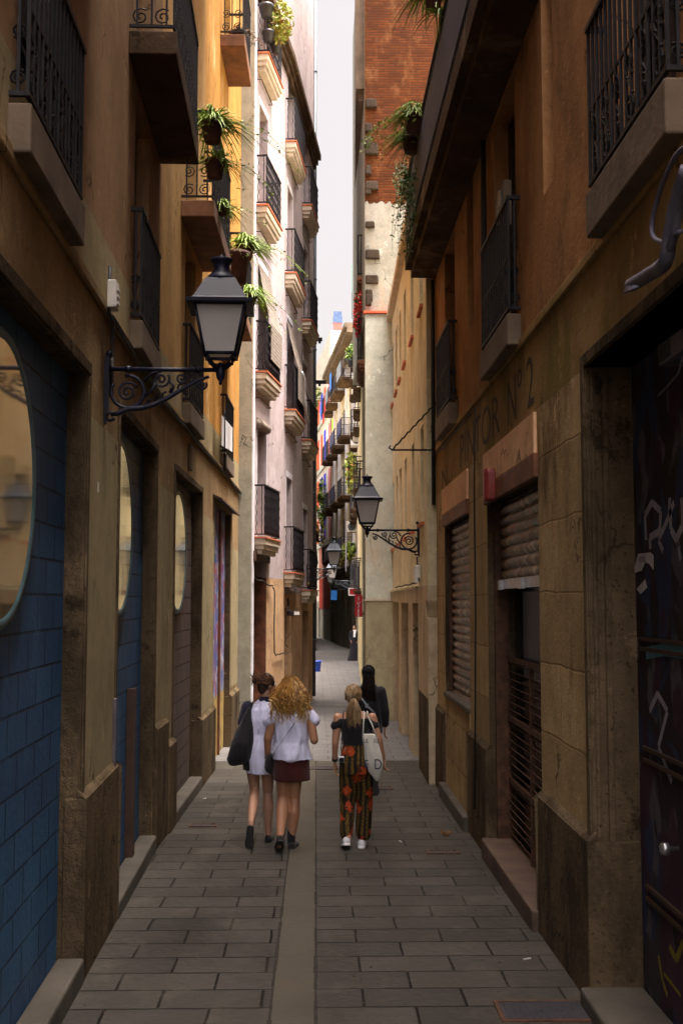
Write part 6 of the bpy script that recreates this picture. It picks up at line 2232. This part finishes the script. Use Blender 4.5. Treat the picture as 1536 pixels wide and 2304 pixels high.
chain(m, [((.035, .0, .82), .09), ((.03, .03, .49), .058)]); chain(m, [((.03, .03, .48), .056), ((.025, .0, .35), .062), ((.0, .0, .10), .038)])
chain(m, [((-.075, 0, .82), .09), ((-.085, .03, .5), .058)]); chain(m, [((-.085, .02, .48), .056), ((-.088, -.06, .36), .061), ((-.10, -.20, .17), .038)])
cap(m, (0, 0, .07), .036, (.03, .12, .04), .03)
cap(m, (-.10, -.21, .15), .034, (-.115, -.11, .05), .03)
W2 = person(m, L, SK2, 'woman with long curly golden hair in a white t-shirt and short dark red skirt')
eyes(W2, hc, fd, L)
m = MB(); rings(m, [(.665, .005, .0, .182, .135), (.75, .0, 0, .182, .138), (.85, 0, 0, .178, .132), (.95, 0, 0, .162, .12)], 40); part(m, 'skirt', F_RED, W2, L, .008, 3, wrinkle(.004, 12, .3))
m = MB()
rings(m, [(.865, .005, -.012, .20, .140), (.93, .0, -.008, .196, .138), (1.04, 0, -.004, .176, .12), (1.2, 0, 0, .178, .122), (1.31, 0, 0, .185, .105), (1.37, 0, 0, .14, .08), (1.41, 0, 0, .085, .065)], 44)
chain(m, [((-.15, 0, 1.335), .072), ((-.222, -.005, 1.245), .064)]); chain(m, [((.15, 0, 1.335), .072), ((.215, -.01, 1.25), .064)])
part(m, 't_shirt', F_WHITE, W2, L, .008, 4, wrinkle(.016, 9, .45, 4))
m = MB()
for i, q in enumerate((((-.10, -.155, .20), (-.105, -.205, .10)),)): chain(m, [((-.094, -.15, .235), .041), ((-.10, -.215, .13), .041)])
part(m, 'sock', F_BLACK, W2, L, .007, 2)
m = MB(); chain(m, [((.002, .0, .17), .042), ((.0, .0, .06), .042)]); part(m, 'sock', F_BLACK, W2, L, .007, 2)
m = MB(); shoe(m, (.0, -.06, .012), (.04, .19, .012), (0, 0, 1), .044, .055); so = part(m, 'shoe', SHOE, W2, L, raw=True)
m = MB(); sole(m, (0, -.06, .004), (.04, .195, .004), (0, 0, 1), .046, .02); part(m, 'shoe_sole', RUB, so, L, raw=True)
m = MB(); shoe(m, (-.10, -.265, .135), (-.122, -.055, .012), (.0, .5, .86), .044, .055); so = part(m, 'shoe', SHOE, W2, L, raw=True)
m = MB(); sole(m, (-.10, -.268, .13), (-.122, -.052, .004), (0, .5, .86), .047, .018); part(m, 'shoe_sole', RUB, so, L, raw=True)
m = MB(); hv = V(hc)
ell(m, hv + V((0, -.012, .035)), (.096, .104, .096))
ell(m, hv + V((0, -.05, -.07)), (.105, .065, .12))
ell(m, hv + V((.0, -.08, -.16)), (.10, .035, .08))
hb = part(m, 'hair', [H_GOLD[0]], W2, L, .008, 4, lambda p: .012 * mnoise.noise(p * 26))
m = MB(); rr = random.Random(2)
for i in range(620):
    a = rr.uniform(PI * .85, PI * 2.15); e = rr.uniform(-.5, 1.45)
    d = V((math.cos(a) * math.cos(e), math.sin(a) * math.cos(e), math.sin(e)))
    p = hv + V((0, -.012, .035)) + V((d.x * .106, d.y * .112, d.z * .104))
    zt = hv.z - rr.uniform(.10, .345)
    ox = d.x * rr.uniform(.06, .19) + rr.uniform(-.035, .035)
    oy = -.07 - rr.uniform(0, .07) - .02 * abs(d.y)
    end = V((hv.x + ox * 1.05, hv.y + oy, zt))
    n = 13
    ph, fq, am = rr.uniform(0, 6), rr.uniform(14, 26), rr.uniform(.008, .019)
    pts = []
    for k in range(n + 1):
        t_ = k / n
        q = p * (1 - t_) ** 1.3 + end * (1 - (1 - t_) ** 1.3) + V((d.x, d.y, 0)) * (.035 * math.sin(PI * min(1, t_ * 1.2)))
        q += V((math.cos(ph + fq * t_), math.sin(ph + fq * t_) * .8, 0)) * (am * min(1, t_ * 2.5))
        pts.append(q)
    mi = 0 if rr.random() < .35 else 1
    j = int(n * rr.uniform(.55, .8))
    strand(m, pts[:j + 1], .0042, mi)
    strand(m, pts[j:], [.0042 - .0028 * k / max(1, n - j) for k in range(n - j + 1)], 2 if rr.random() < .7 else 1)
part(m, 'curls', H_GOLD, hb, L, raw=True)
m = MB()
pts = [(.03, -.128, 1.24), (-.03, -.137, 1.15), (-.10, -.133, 1.05), (-.165, -.10, .955), (-.19, -.05, .90)]
for i in range(len(pts) - 1):
    a, b = V(pts[i]), V(pts[i + 1])
    u_ = V((.62, 0, .78)) * .024
    m.hexa([L + a - u_, L + b - u_, L + b + u_, L + a + u_, L + a - u_ + V((0, -.008, 0)), L + b - u_ + V((0, -.008, 0)), L + b + u_ + V((0, -.008, 0)), L + a + u_ + V((0, -.008, 0))])
for i in range(1): pass
st_ = m
m = MB(); rings(m, [(.74, -.215, .02, .035, .06), (.78, -.215, .02, .055, .085), (.88, -.21, .02, .05, .08), (.915, -.21, .02, .035, .06)])
bo = shift(fused(m, .007, 4), L).build('crossbody_bag', F_BLACK, None, L)
tag(bo, 'small black crossbody bag at the left hip of the curly haired woman', 'bag')
st_.build('strap', F_BLACK, bo)
m = MB(); m.tube([L + V((-.238 + .031 * math.cos(a), .05 + .029 * math.sin(a), .878)) for a in [2 * PI * i / 12 for i in range(13)]], .004, 5)
tag(m.build('bracelet', M['cable'], None, tuple(L + V((-.238, .05, .875)))), 'thin dark bracelet on the left wrist of the curly haired woman', 'bracelet')

# ---- woman with the ponytail and printed trousers -------------------------------------------------
L = gpt(798, 1905); L = V((L.x, L.y, gz(L.y)))
hc, fd = (-.015, .02, 1.478), (.05, 1)
m = MB()
head(m, hc, fd, .97)
chain(m, [((0, 0, 1.28), .05), ((-.01, .012, 1.40), .046)])
rings(m, [(.78, .02, 0, .155, .11), (.88, .015, 0, .155, .11), (1.02, .005, 0, .11, .082), (1.15, 0, 0, .135, .095), (1.255, 0, 0, .165, .085), (1.31, 0, 0, .13, .06), (1.335, 0, 0, .07, .045)])
chain(m, [((-.17, 0, 1.27), .046), ((-.195, -.02, 1.02), .035)]); chain(m, [((-.195, -.02, 1.02), .035), ((-.20, .03, .835), .025)])
hand(m, (-.20, .035, .82), (.05, .05, -1), (.25, 1, 0), .5, .95)
chain(m, [((.175, 0, 1.27), .046), ((.245, -.03, 1.04), .035)]); chain(m, [((.245, -.03, 1.04), .035), ((.285, .03, .86), .026)])
hand(m, (.288, .035, .845), (.1, .1, -1), (-.3, 1, 0), .9, .95)
chain(m, [((.075, 0, .8), .085), ((.075, .02, .45), .055), ((.06, 0, .09), .036)])
chain(m, [((-.06, 0, .8), .085), ((-.065, .02, .46), .054), ((-.075, -.14, .12), .036)])
cap(m, (.06, 0, .06), .034, (.075, .1, .04), .028)
cap(m, (-.075, -.15, .10), .032, (-.085, -.06, .04), .028)
W3 = person(m, L, SK3, 'woman with a blond ponytail in a black off-shoulder top and orange printed trousers')
eyes(W3, hc, fd, L, .97)
m = MB()
rings(m, [(1.0, .005, 0, .124, .095), (1.1, .002, 0, .134, .102), (1.18, 0, 0, .148, .106), (1.265, 0, 0, .182, .095)], 40)
chain(m, [((-.15, 0, 1.225), .058), ((-.188, -.005, 1.19), .054)]); chain(m, [((.15, 0, 1.225), .058), ((.195, -.01, 1.19), .054)])
part(m, 'top', F_BLACK, W3, L, .007, 5, wrinkle(.004, 14, .5))
m = MB()
rings(m, [(.72, .02, -.005, .172, .125), (.82, .02, -.008, .172, .128), (.92, .012, -.004, .148, .11), (1.0, .006, 0, .122, .094), (1.03, .005, 0, .118, .09)], 40)
chain(m, [((.09, 0, .76), .092), ((.10, .01, .45), .082), ((.085, -.005, .13), .074)])
chain(m, [((-.065, 0, .76), .092), ((-.075, -.005, .45), .080), ((-.085, -.10, .15), .068)])
part(m, 'trousers', TROUS, W3, L, .008, 6, wrinkle(.010, 9, .25, 2))
m = MB(); m.loft([[V((.005 + (.121) * math.cos(a), (.093) * math.sin(a), z)) for a in [2 * PI * i / 32 for i in range(32)]] for z in (.985, 1.0, 1.018, 1.032)], 0, True, False)
part(m, 'waistband', plain('orange_waistband', (.16, .045, .012), .85, var=.6, sc=40), W3, L, raw=True)
m = MB()
for x in (-.115, .09):
    m.tube([L + V((x, -.085, 1.25)), L + V((x * 1.02, -.062, 1.31)), L + V((x * .98, -.01, 1.335)), L + V((x * .98, .05, 1.30))], .008, 6)
m.build('top_strap', F_NAVY, W3)
m = MB(); shoe(m, (.062, -.075, .012), (.085, .17, .012), (0, 0, 1), .048, .066); so = part(m, 'shoe', WSHOE, W3, L, raw=True)
m = MB(); sole(m, (.062, -.078, .004), (.085, .175, .004), (0, 0, 1), .05, .026); part(m, 'shoe_sole', M['signwhite'], so, L, raw=True)
m = MB(); shoe(m, (-.085, -.205, .07), (-.10, .02, .012), (0, .27, .96), .046, .062); so = part(m, 'shoe', WSHOE, W3, L, raw=True)
m = MB(); sole(m, (-.085, -.21, .062), (-.10, .022, .004), (0, .27, .96), .048, .024); part(m, 'shoe_sole', M['signwhite'], so, L, raw=True)
m = MB(); hv = V(hc)
ell(m, hv + V((0, -.012, .03)), (.086, .098, .095))
ell(m, hv + V((0, -.06, -.02)), (.06, .045, .06))
hb = part(m, 'hair', H_BLOND, W3, L, .007, 4, lambda p: .003 * mnoise.noise(p * 40))
m = MB(); rr = random.Random(3)
kn = hv + V((.0, -.115, -.015))
for i in range(330):
    a = rr.uniform(0, 2 * PI); e = rr.uniform(-.45, 1.5)
    d = V((math.cos(a) * math.cos(e), math.sin(a) * math.cos(e), math.sin(e)))
    if d.y > .8 and e < .8: continue
    p = hv + V((0, -.012, .03)) + V((d.x * .088, d.y * .10, d.z * .097))
    d2 = (p * .45 + kn * .55 - (hv + V((0, -.012, .03))))
    md_ = hv + V((0, -.012, .03)) + V((d2.x / .088, d2.y / .10, d2.z / .097)).normalized() * .101
    strand(m, [p, (p + md_) * .5 + (d * .006), md_, kn + V((rr.uniform(-.012, .012), .0, rr.uniform(-.012, .012)))], [.002, .003, .003, .002], rr.randrange(2))
for i in range(190):
    o_ = V((rr.uniform(-.018, .018), rr.uniform(-.014, .014), rr.uniform(-.01, .012)))
    sp = rr.uniform(-.05, .05)
    ln = rr.uniform(.19, .29)
    strand(m, [kn + o_, kn + o_ * 1.4 + V((sp * .3, -.03, -.035)), kn + o_ * 2 + V((sp * .8, -.03, -ln * .5)), kn + o_ * 1.6 + V((sp, -.005, -ln))], [.0035, .004, .0038, .0015], rr.randrange(2))
part(m, 'ponytail', H_BLOND, hb, L, raw=True)
m = MB(); m.tube([kn + L + V((.021 * math.cos(a), -.012, .021 * math.sin(a))) for a in [2 * PI * i / 14 for i in range(15)]], .006, 6); m.build('hair_tie', M['cable'], hb)
m = MB(); m.loft([[L + V((-.1995 + .03 * math.cos(a), .028 + .03 * math.sin(a), z)) for a in [2 * PI * i / 16 for i in range(16)]] for z in (.835, .84, .885, .89)], 0, True, False)
tag(m.build('wristband', F_BLACK, None, tuple(L + V((-.2, .03, .86)))), 'black band around the left wrist of the ponytailed woman', 'wristband')
# tote bag
T0 = L + V((.165, -.15, 0))
m = MB()
m.loft([[T0 + V((cx + w_ * math.cos(a) * (1 if abs(math.cos(a)) < .8 else .97), th * math.sin(a) - .0, z)) for a in [2 * PI * i / 28 for i in range(28)]] for z, cx, w_, th in ((.665, .05, .012, .01), (.70, .048, .035, .025), (.76, .035, .072, .045), (.84, .02, .092, .06), (.95, .005, .09, .06), (1.05, -.012, .08, .045), (1.125, -.025, .073, .03))], 0, True, True)
q = MB(); q.v, q.f, q.mi, q.sm = m.v, m.f, m.mi, m.sm
wv_ = wrinkle(.006, 14, .6, 3)
sub = fused(q, .007, 3, wv_)
tb = sub.build('tote_bag', F_CANVAS, None, tuple(T0 + V((0, 0, .67))))
tag(tb, 'cream canvas tote bag with navy lettering on the shoulder of the ponytailed woman', 'bag')
m = MB()
for a, b in (((-.09, -.02, 1.11), (-.075, .065, 1.335)), ((.04, -.02, 1.11), (-.045, .065, 1.338))):
    a, b = T0 + V(a), T0 + V(b)
    m.tube([a, a * .5 + b * .5 + V((0, -.012, 0)), b + V((0, -.03, -.03)), b, b + V((0.01, .06, -.02)), T0 + V((.02, .17, 1.2))], .0075, 6)
m.build('strap', F_CANVAS, tb)
for ch, x, z, sz in (("LE", -.088, 1.045, .055), ("RE", .012, 1.04, .06)):
    text_mesh('printed_letters', ch, T0 + V((x, -.062 if x > 0 else -.058, z)), (1, 0, 0), (0, 0, 1), (0, -1, 0), sz, M['ink'], tb, th=.004, sx=.9)
for ch, x, z, sz in (("E", -.082, .80, .12), ("D", .015, .79, .145)):
    text_mesh('printed_letters', ch, T0 + V((x, -.076, z)), (1, 0, 0), (0, 0, 1), (0, -1, 0), sz, M['ink'], tb, th=.004, sx=.72)
# camera on a strap
K0 = L + V((-.135, -.06, .865))
t = thing('camera', 'small silver camera hanging by a strap at the left hip of the ponytailed woman', 'camera', K0)
m = MB(); m.box(K0.x - .035, K0.x + .03, K0.y - .03, K0.y + .03, K0.z - .03, K0.z + .03); m.build('body', M['metal'], t, bevel=.006)
m = MB(); m.lathe(K0 + V((-.0, -.03, 0)), [(.024, 0), (.024, .025), (.02, .028), (.001, .02)], 16, 0, (0, -1, 0)); m.build('lens', M['iron'], t)
m = MB(); m.tube([K0 + V((0, 0, .03)), K0 + V((-.002, -.03, .14)), L + V((-.128, -.10, 1.1)), L + V((-.118, -.105, 1.2)), L + V((-.115, -.075, 1.30))], .005, 5); m.build('strap', F_BLACK, t)

# ---- person in black further on ----------------------------------------------------------------
L = gpt(829, 1783); L = V((L.x, L.y, gz(L.y)))
hc, fd = (.0, .02, 1.515), (.0, 1)
m = MB()
head(m, hc, fd)
chain(m, [((0, 0, 1.35), .056), ((0, .015, 1.45), .05)])
rings(m, [(.80, 0, 0, .15, .11), (.95, 0, 0, .15, .105), (1.15, 0, 0, .155, .105), (1.30, 0, 0, .17, .09), (1.36, 0, 0, .11, .06)])
chain(m, [((.17, 0, 1.31), .05), ((.215, -.03, 1.04), .04), ((.215, .02, .84), .028)])
hand(m, (.215, .025, .825), (-.05, .08, -1), (-.2, 1, 0), .6)
chain(m, [((-.17, 0, 1.31), .05), ((-.21, -.02, 1.05), .04), ((-.2, .07, .86), .028)])
hand(m, (-.2, .075, .845), (0, .1, -1), (.2, 1, 0), .6)
chain(m, [((-.08, 0, .8), .085), ((-.08, .04, .45), .055), ((-.08, .05, .1), .035)])
chain(m, [((.08, 0, .8), .085), ((.075, .03, .46), .055), ((.06, -.25, .22), .035)])
cap(m, (-.08, .05, .06), .034, (-.085, .16, .04), .028)
cap(m, (.06, -.26, .2), .033, (.06, -.22, .08), .028)
W4 = person(m, L, SK1, 'person in a black jacket walking ahead')
eyes(W4, hc, fd, L)
m = MB()
rings(m, [(.76, 0, 0, .185, .13), (.9, 0, 0, .18, .128), (1.12, 0, 0, .178, .125), (1.29, 0, 0, .19, .11), (1.35, 0, 0, .13, .085), (1.40, 0, 0, .08, .07)], 40)
chain(m, [((.165, 0, 1.30), .068), ((.215, -.03, 1.04), .057), ((.217, .01, .88), .047)])
chain(m, [((-.165, 0, 1.30), .068), ((-.21, -.02, 1.05), .057), ((-.202, .06, .9), .047)])
part(m, 'jacket', F_BLACK, W4, L, .009, 5, wrinkle(.008, 8, .5, 6))
m = MB()
chain(m, [((-.08, 0, .8), .095), ((-.08, .04, .45), .07), ((-.08, .05, .12), .055)])
chain(m, [((.08, 0, .8), .095), ((.075, .03, .46), .07), ((.062, -.22, .25), .056)])
part(m, 'trousers', F_BLACK, W4, L, .009, 5, wrinkle(.006, 9, .3))
m = MB(); shoe(m, (-.08, -.01, .01), (-.09, .25, .01), (0, 0, 1)); part(m, 'shoe', SHOE, W4, L, raw=True)
m = MB(); shoe(m, (.06, -.31, .23), (.07, -.26, .01), (0, .97, .22), .05, .06); so = part(m, 'shoe', SHOE, W4, L, raw=True)
m = MB(); sole(m, (.06, -.315, .24), (.07, -.262, .0), (0, .97, .22), .056, .015); part(m, 'shoe_sole', RUB, so, L, raw=True)
m = MB(); hv = V(hc)
ell(m, hv + V((0, -.01, .035)), (.09, .10, .095)); ell(m, hv + V((0, -.08, -.06)), (.06, .045, .10)); ell(m, hv + V((0, -.11, -.17)), (.042, .03, .11))
hb = part(m, 'hair', H_BLACK, W4, L, .008, 4, lambda p: .008 * mnoise.noise(p * 30))
m = MB(); rr = random.Random(8)
for i in range(150):
    x = rr.uniform(-.08, .08)
    strand(m, [hv + V((x * .8, -.09, .05)), hv + V((x, -.13, -.08)), hv + V((x + rr.uniform(-.02, .02), -.155, -.2)), hv + V((x + rr.uniform(-.03, .03), -.14, -.28 - rr.uniform(0, .08)))], [.003, .004, .004, .001], rr.randrange(2))
part(m, 'hair_strands', H_BLACK, hb, L, raw=True)
m = MB(); m.tube([L + V((-.19, -.09, 1.33)), L + V((-.10, -.135, 1.22)), L + V((-.02, -.14, 1.12)), L + V((.08, -.135, 1.02))], .014, 6)
m.box(L.x - .05, L.x - .01, L.y - .165, L.y - .14, L.z + 1.10, L.z + 1.15)
tag(m.build('bag_strap', M['bluegrey'], None, tuple(L + V((-.1, -.13, 1.2)))), 'dark bag strap with a pale buckle across the back of the person in black', 'strap')

# ---- distant person in a long black dress --------------------------------------------------------
d_ = ray(797, 1487); k_ = (-.5888 - CAMH) / d_.z
L = V((d_.x * k_, d_.y * k_, -.5888))
hc, fd = (0, .02, 1.60), (-.3, -1)
m = MB()
head(m, hc, fd)
chain(m, [((0, 0, 1.42), .055), ((0, .01, 1.52), .05)])
rings(m, [(.85, 0, 0, .15, .11), (1.0, 0, 0, .14, .1), (1.2, 0, 0, .15, .10), (1.37, 0, 0, .17, .09), (1.43, 0, 0, .11, .06)])
for q in (-1, 1):
    chain(m, [((q * .17, 0, 1.38), .05), ((q * .22, .02, 1.1), .038), ((q * .17, -.1, .95), .028)])
    hand(m, (q * .165, -.11, .94), (-q * .3, -.6, -.6), (0, -.5, .8), .6)
    chain(m, [((q * .07, 0, .85), .08), ((q * .07, 0, .45), .05), ((q * .07, 0, .08), .035)])
    cap(m, (q * .07, 0, .05), .034, (q * .08, -.1, .035), .028)
W5 = person(m, L, SK1, 'distant person in a long black dress with a pale scarf by the far right wall')
eyes(W5, hc, fd, L)
m = MB()
rings(m, [(.02, -.05, 0, .30, .22), (.3, -.03, 0, .24, .18), (.7, 0, 0, .18, .14), (1.0, 0, 0, .155, .115), (1.2, 0, 0, .165, .115), (1.36, 0, 0, .185, .1), (1.43, 0, 0, .12, .08)])
for q in (-1, 1): chain(m, [((q * .16, 0, 1.37), .062), ((q * .22, .02, 1.1), .05), ((q * .18, -.08, .97), .042)])
part(m, 'dress', F_BLACK, W5, L, .012, 4)
m = MB(); rings(m, [(1.12, .0, -.12, .05, .03), (1.3, .01, -.125, .055, .03), (1.42, .02, -.09, .06, .04), (1.46, .01, -.04, .09, .07)]); part(m, 'scarf', M['signwhite'], W5, L, .01, 3)
m = MB(); ell(m, V(hc) + V((0, .02, .04)), (.09, .10, .09)); ell(m, V(hc) + V((0, .07, -.06)), (.08, .06, .12)); part(m, 'hair', H_BLACK[:1], W5, L, .01, 3)
for q in (-1, 1):
    m = MB(); shoe(m, (q * .07, .06, .01), (q * .08, -.18, .01), (0, 0, 1)); part(m, 'shoe', SHOE, W5, L, raw=True)
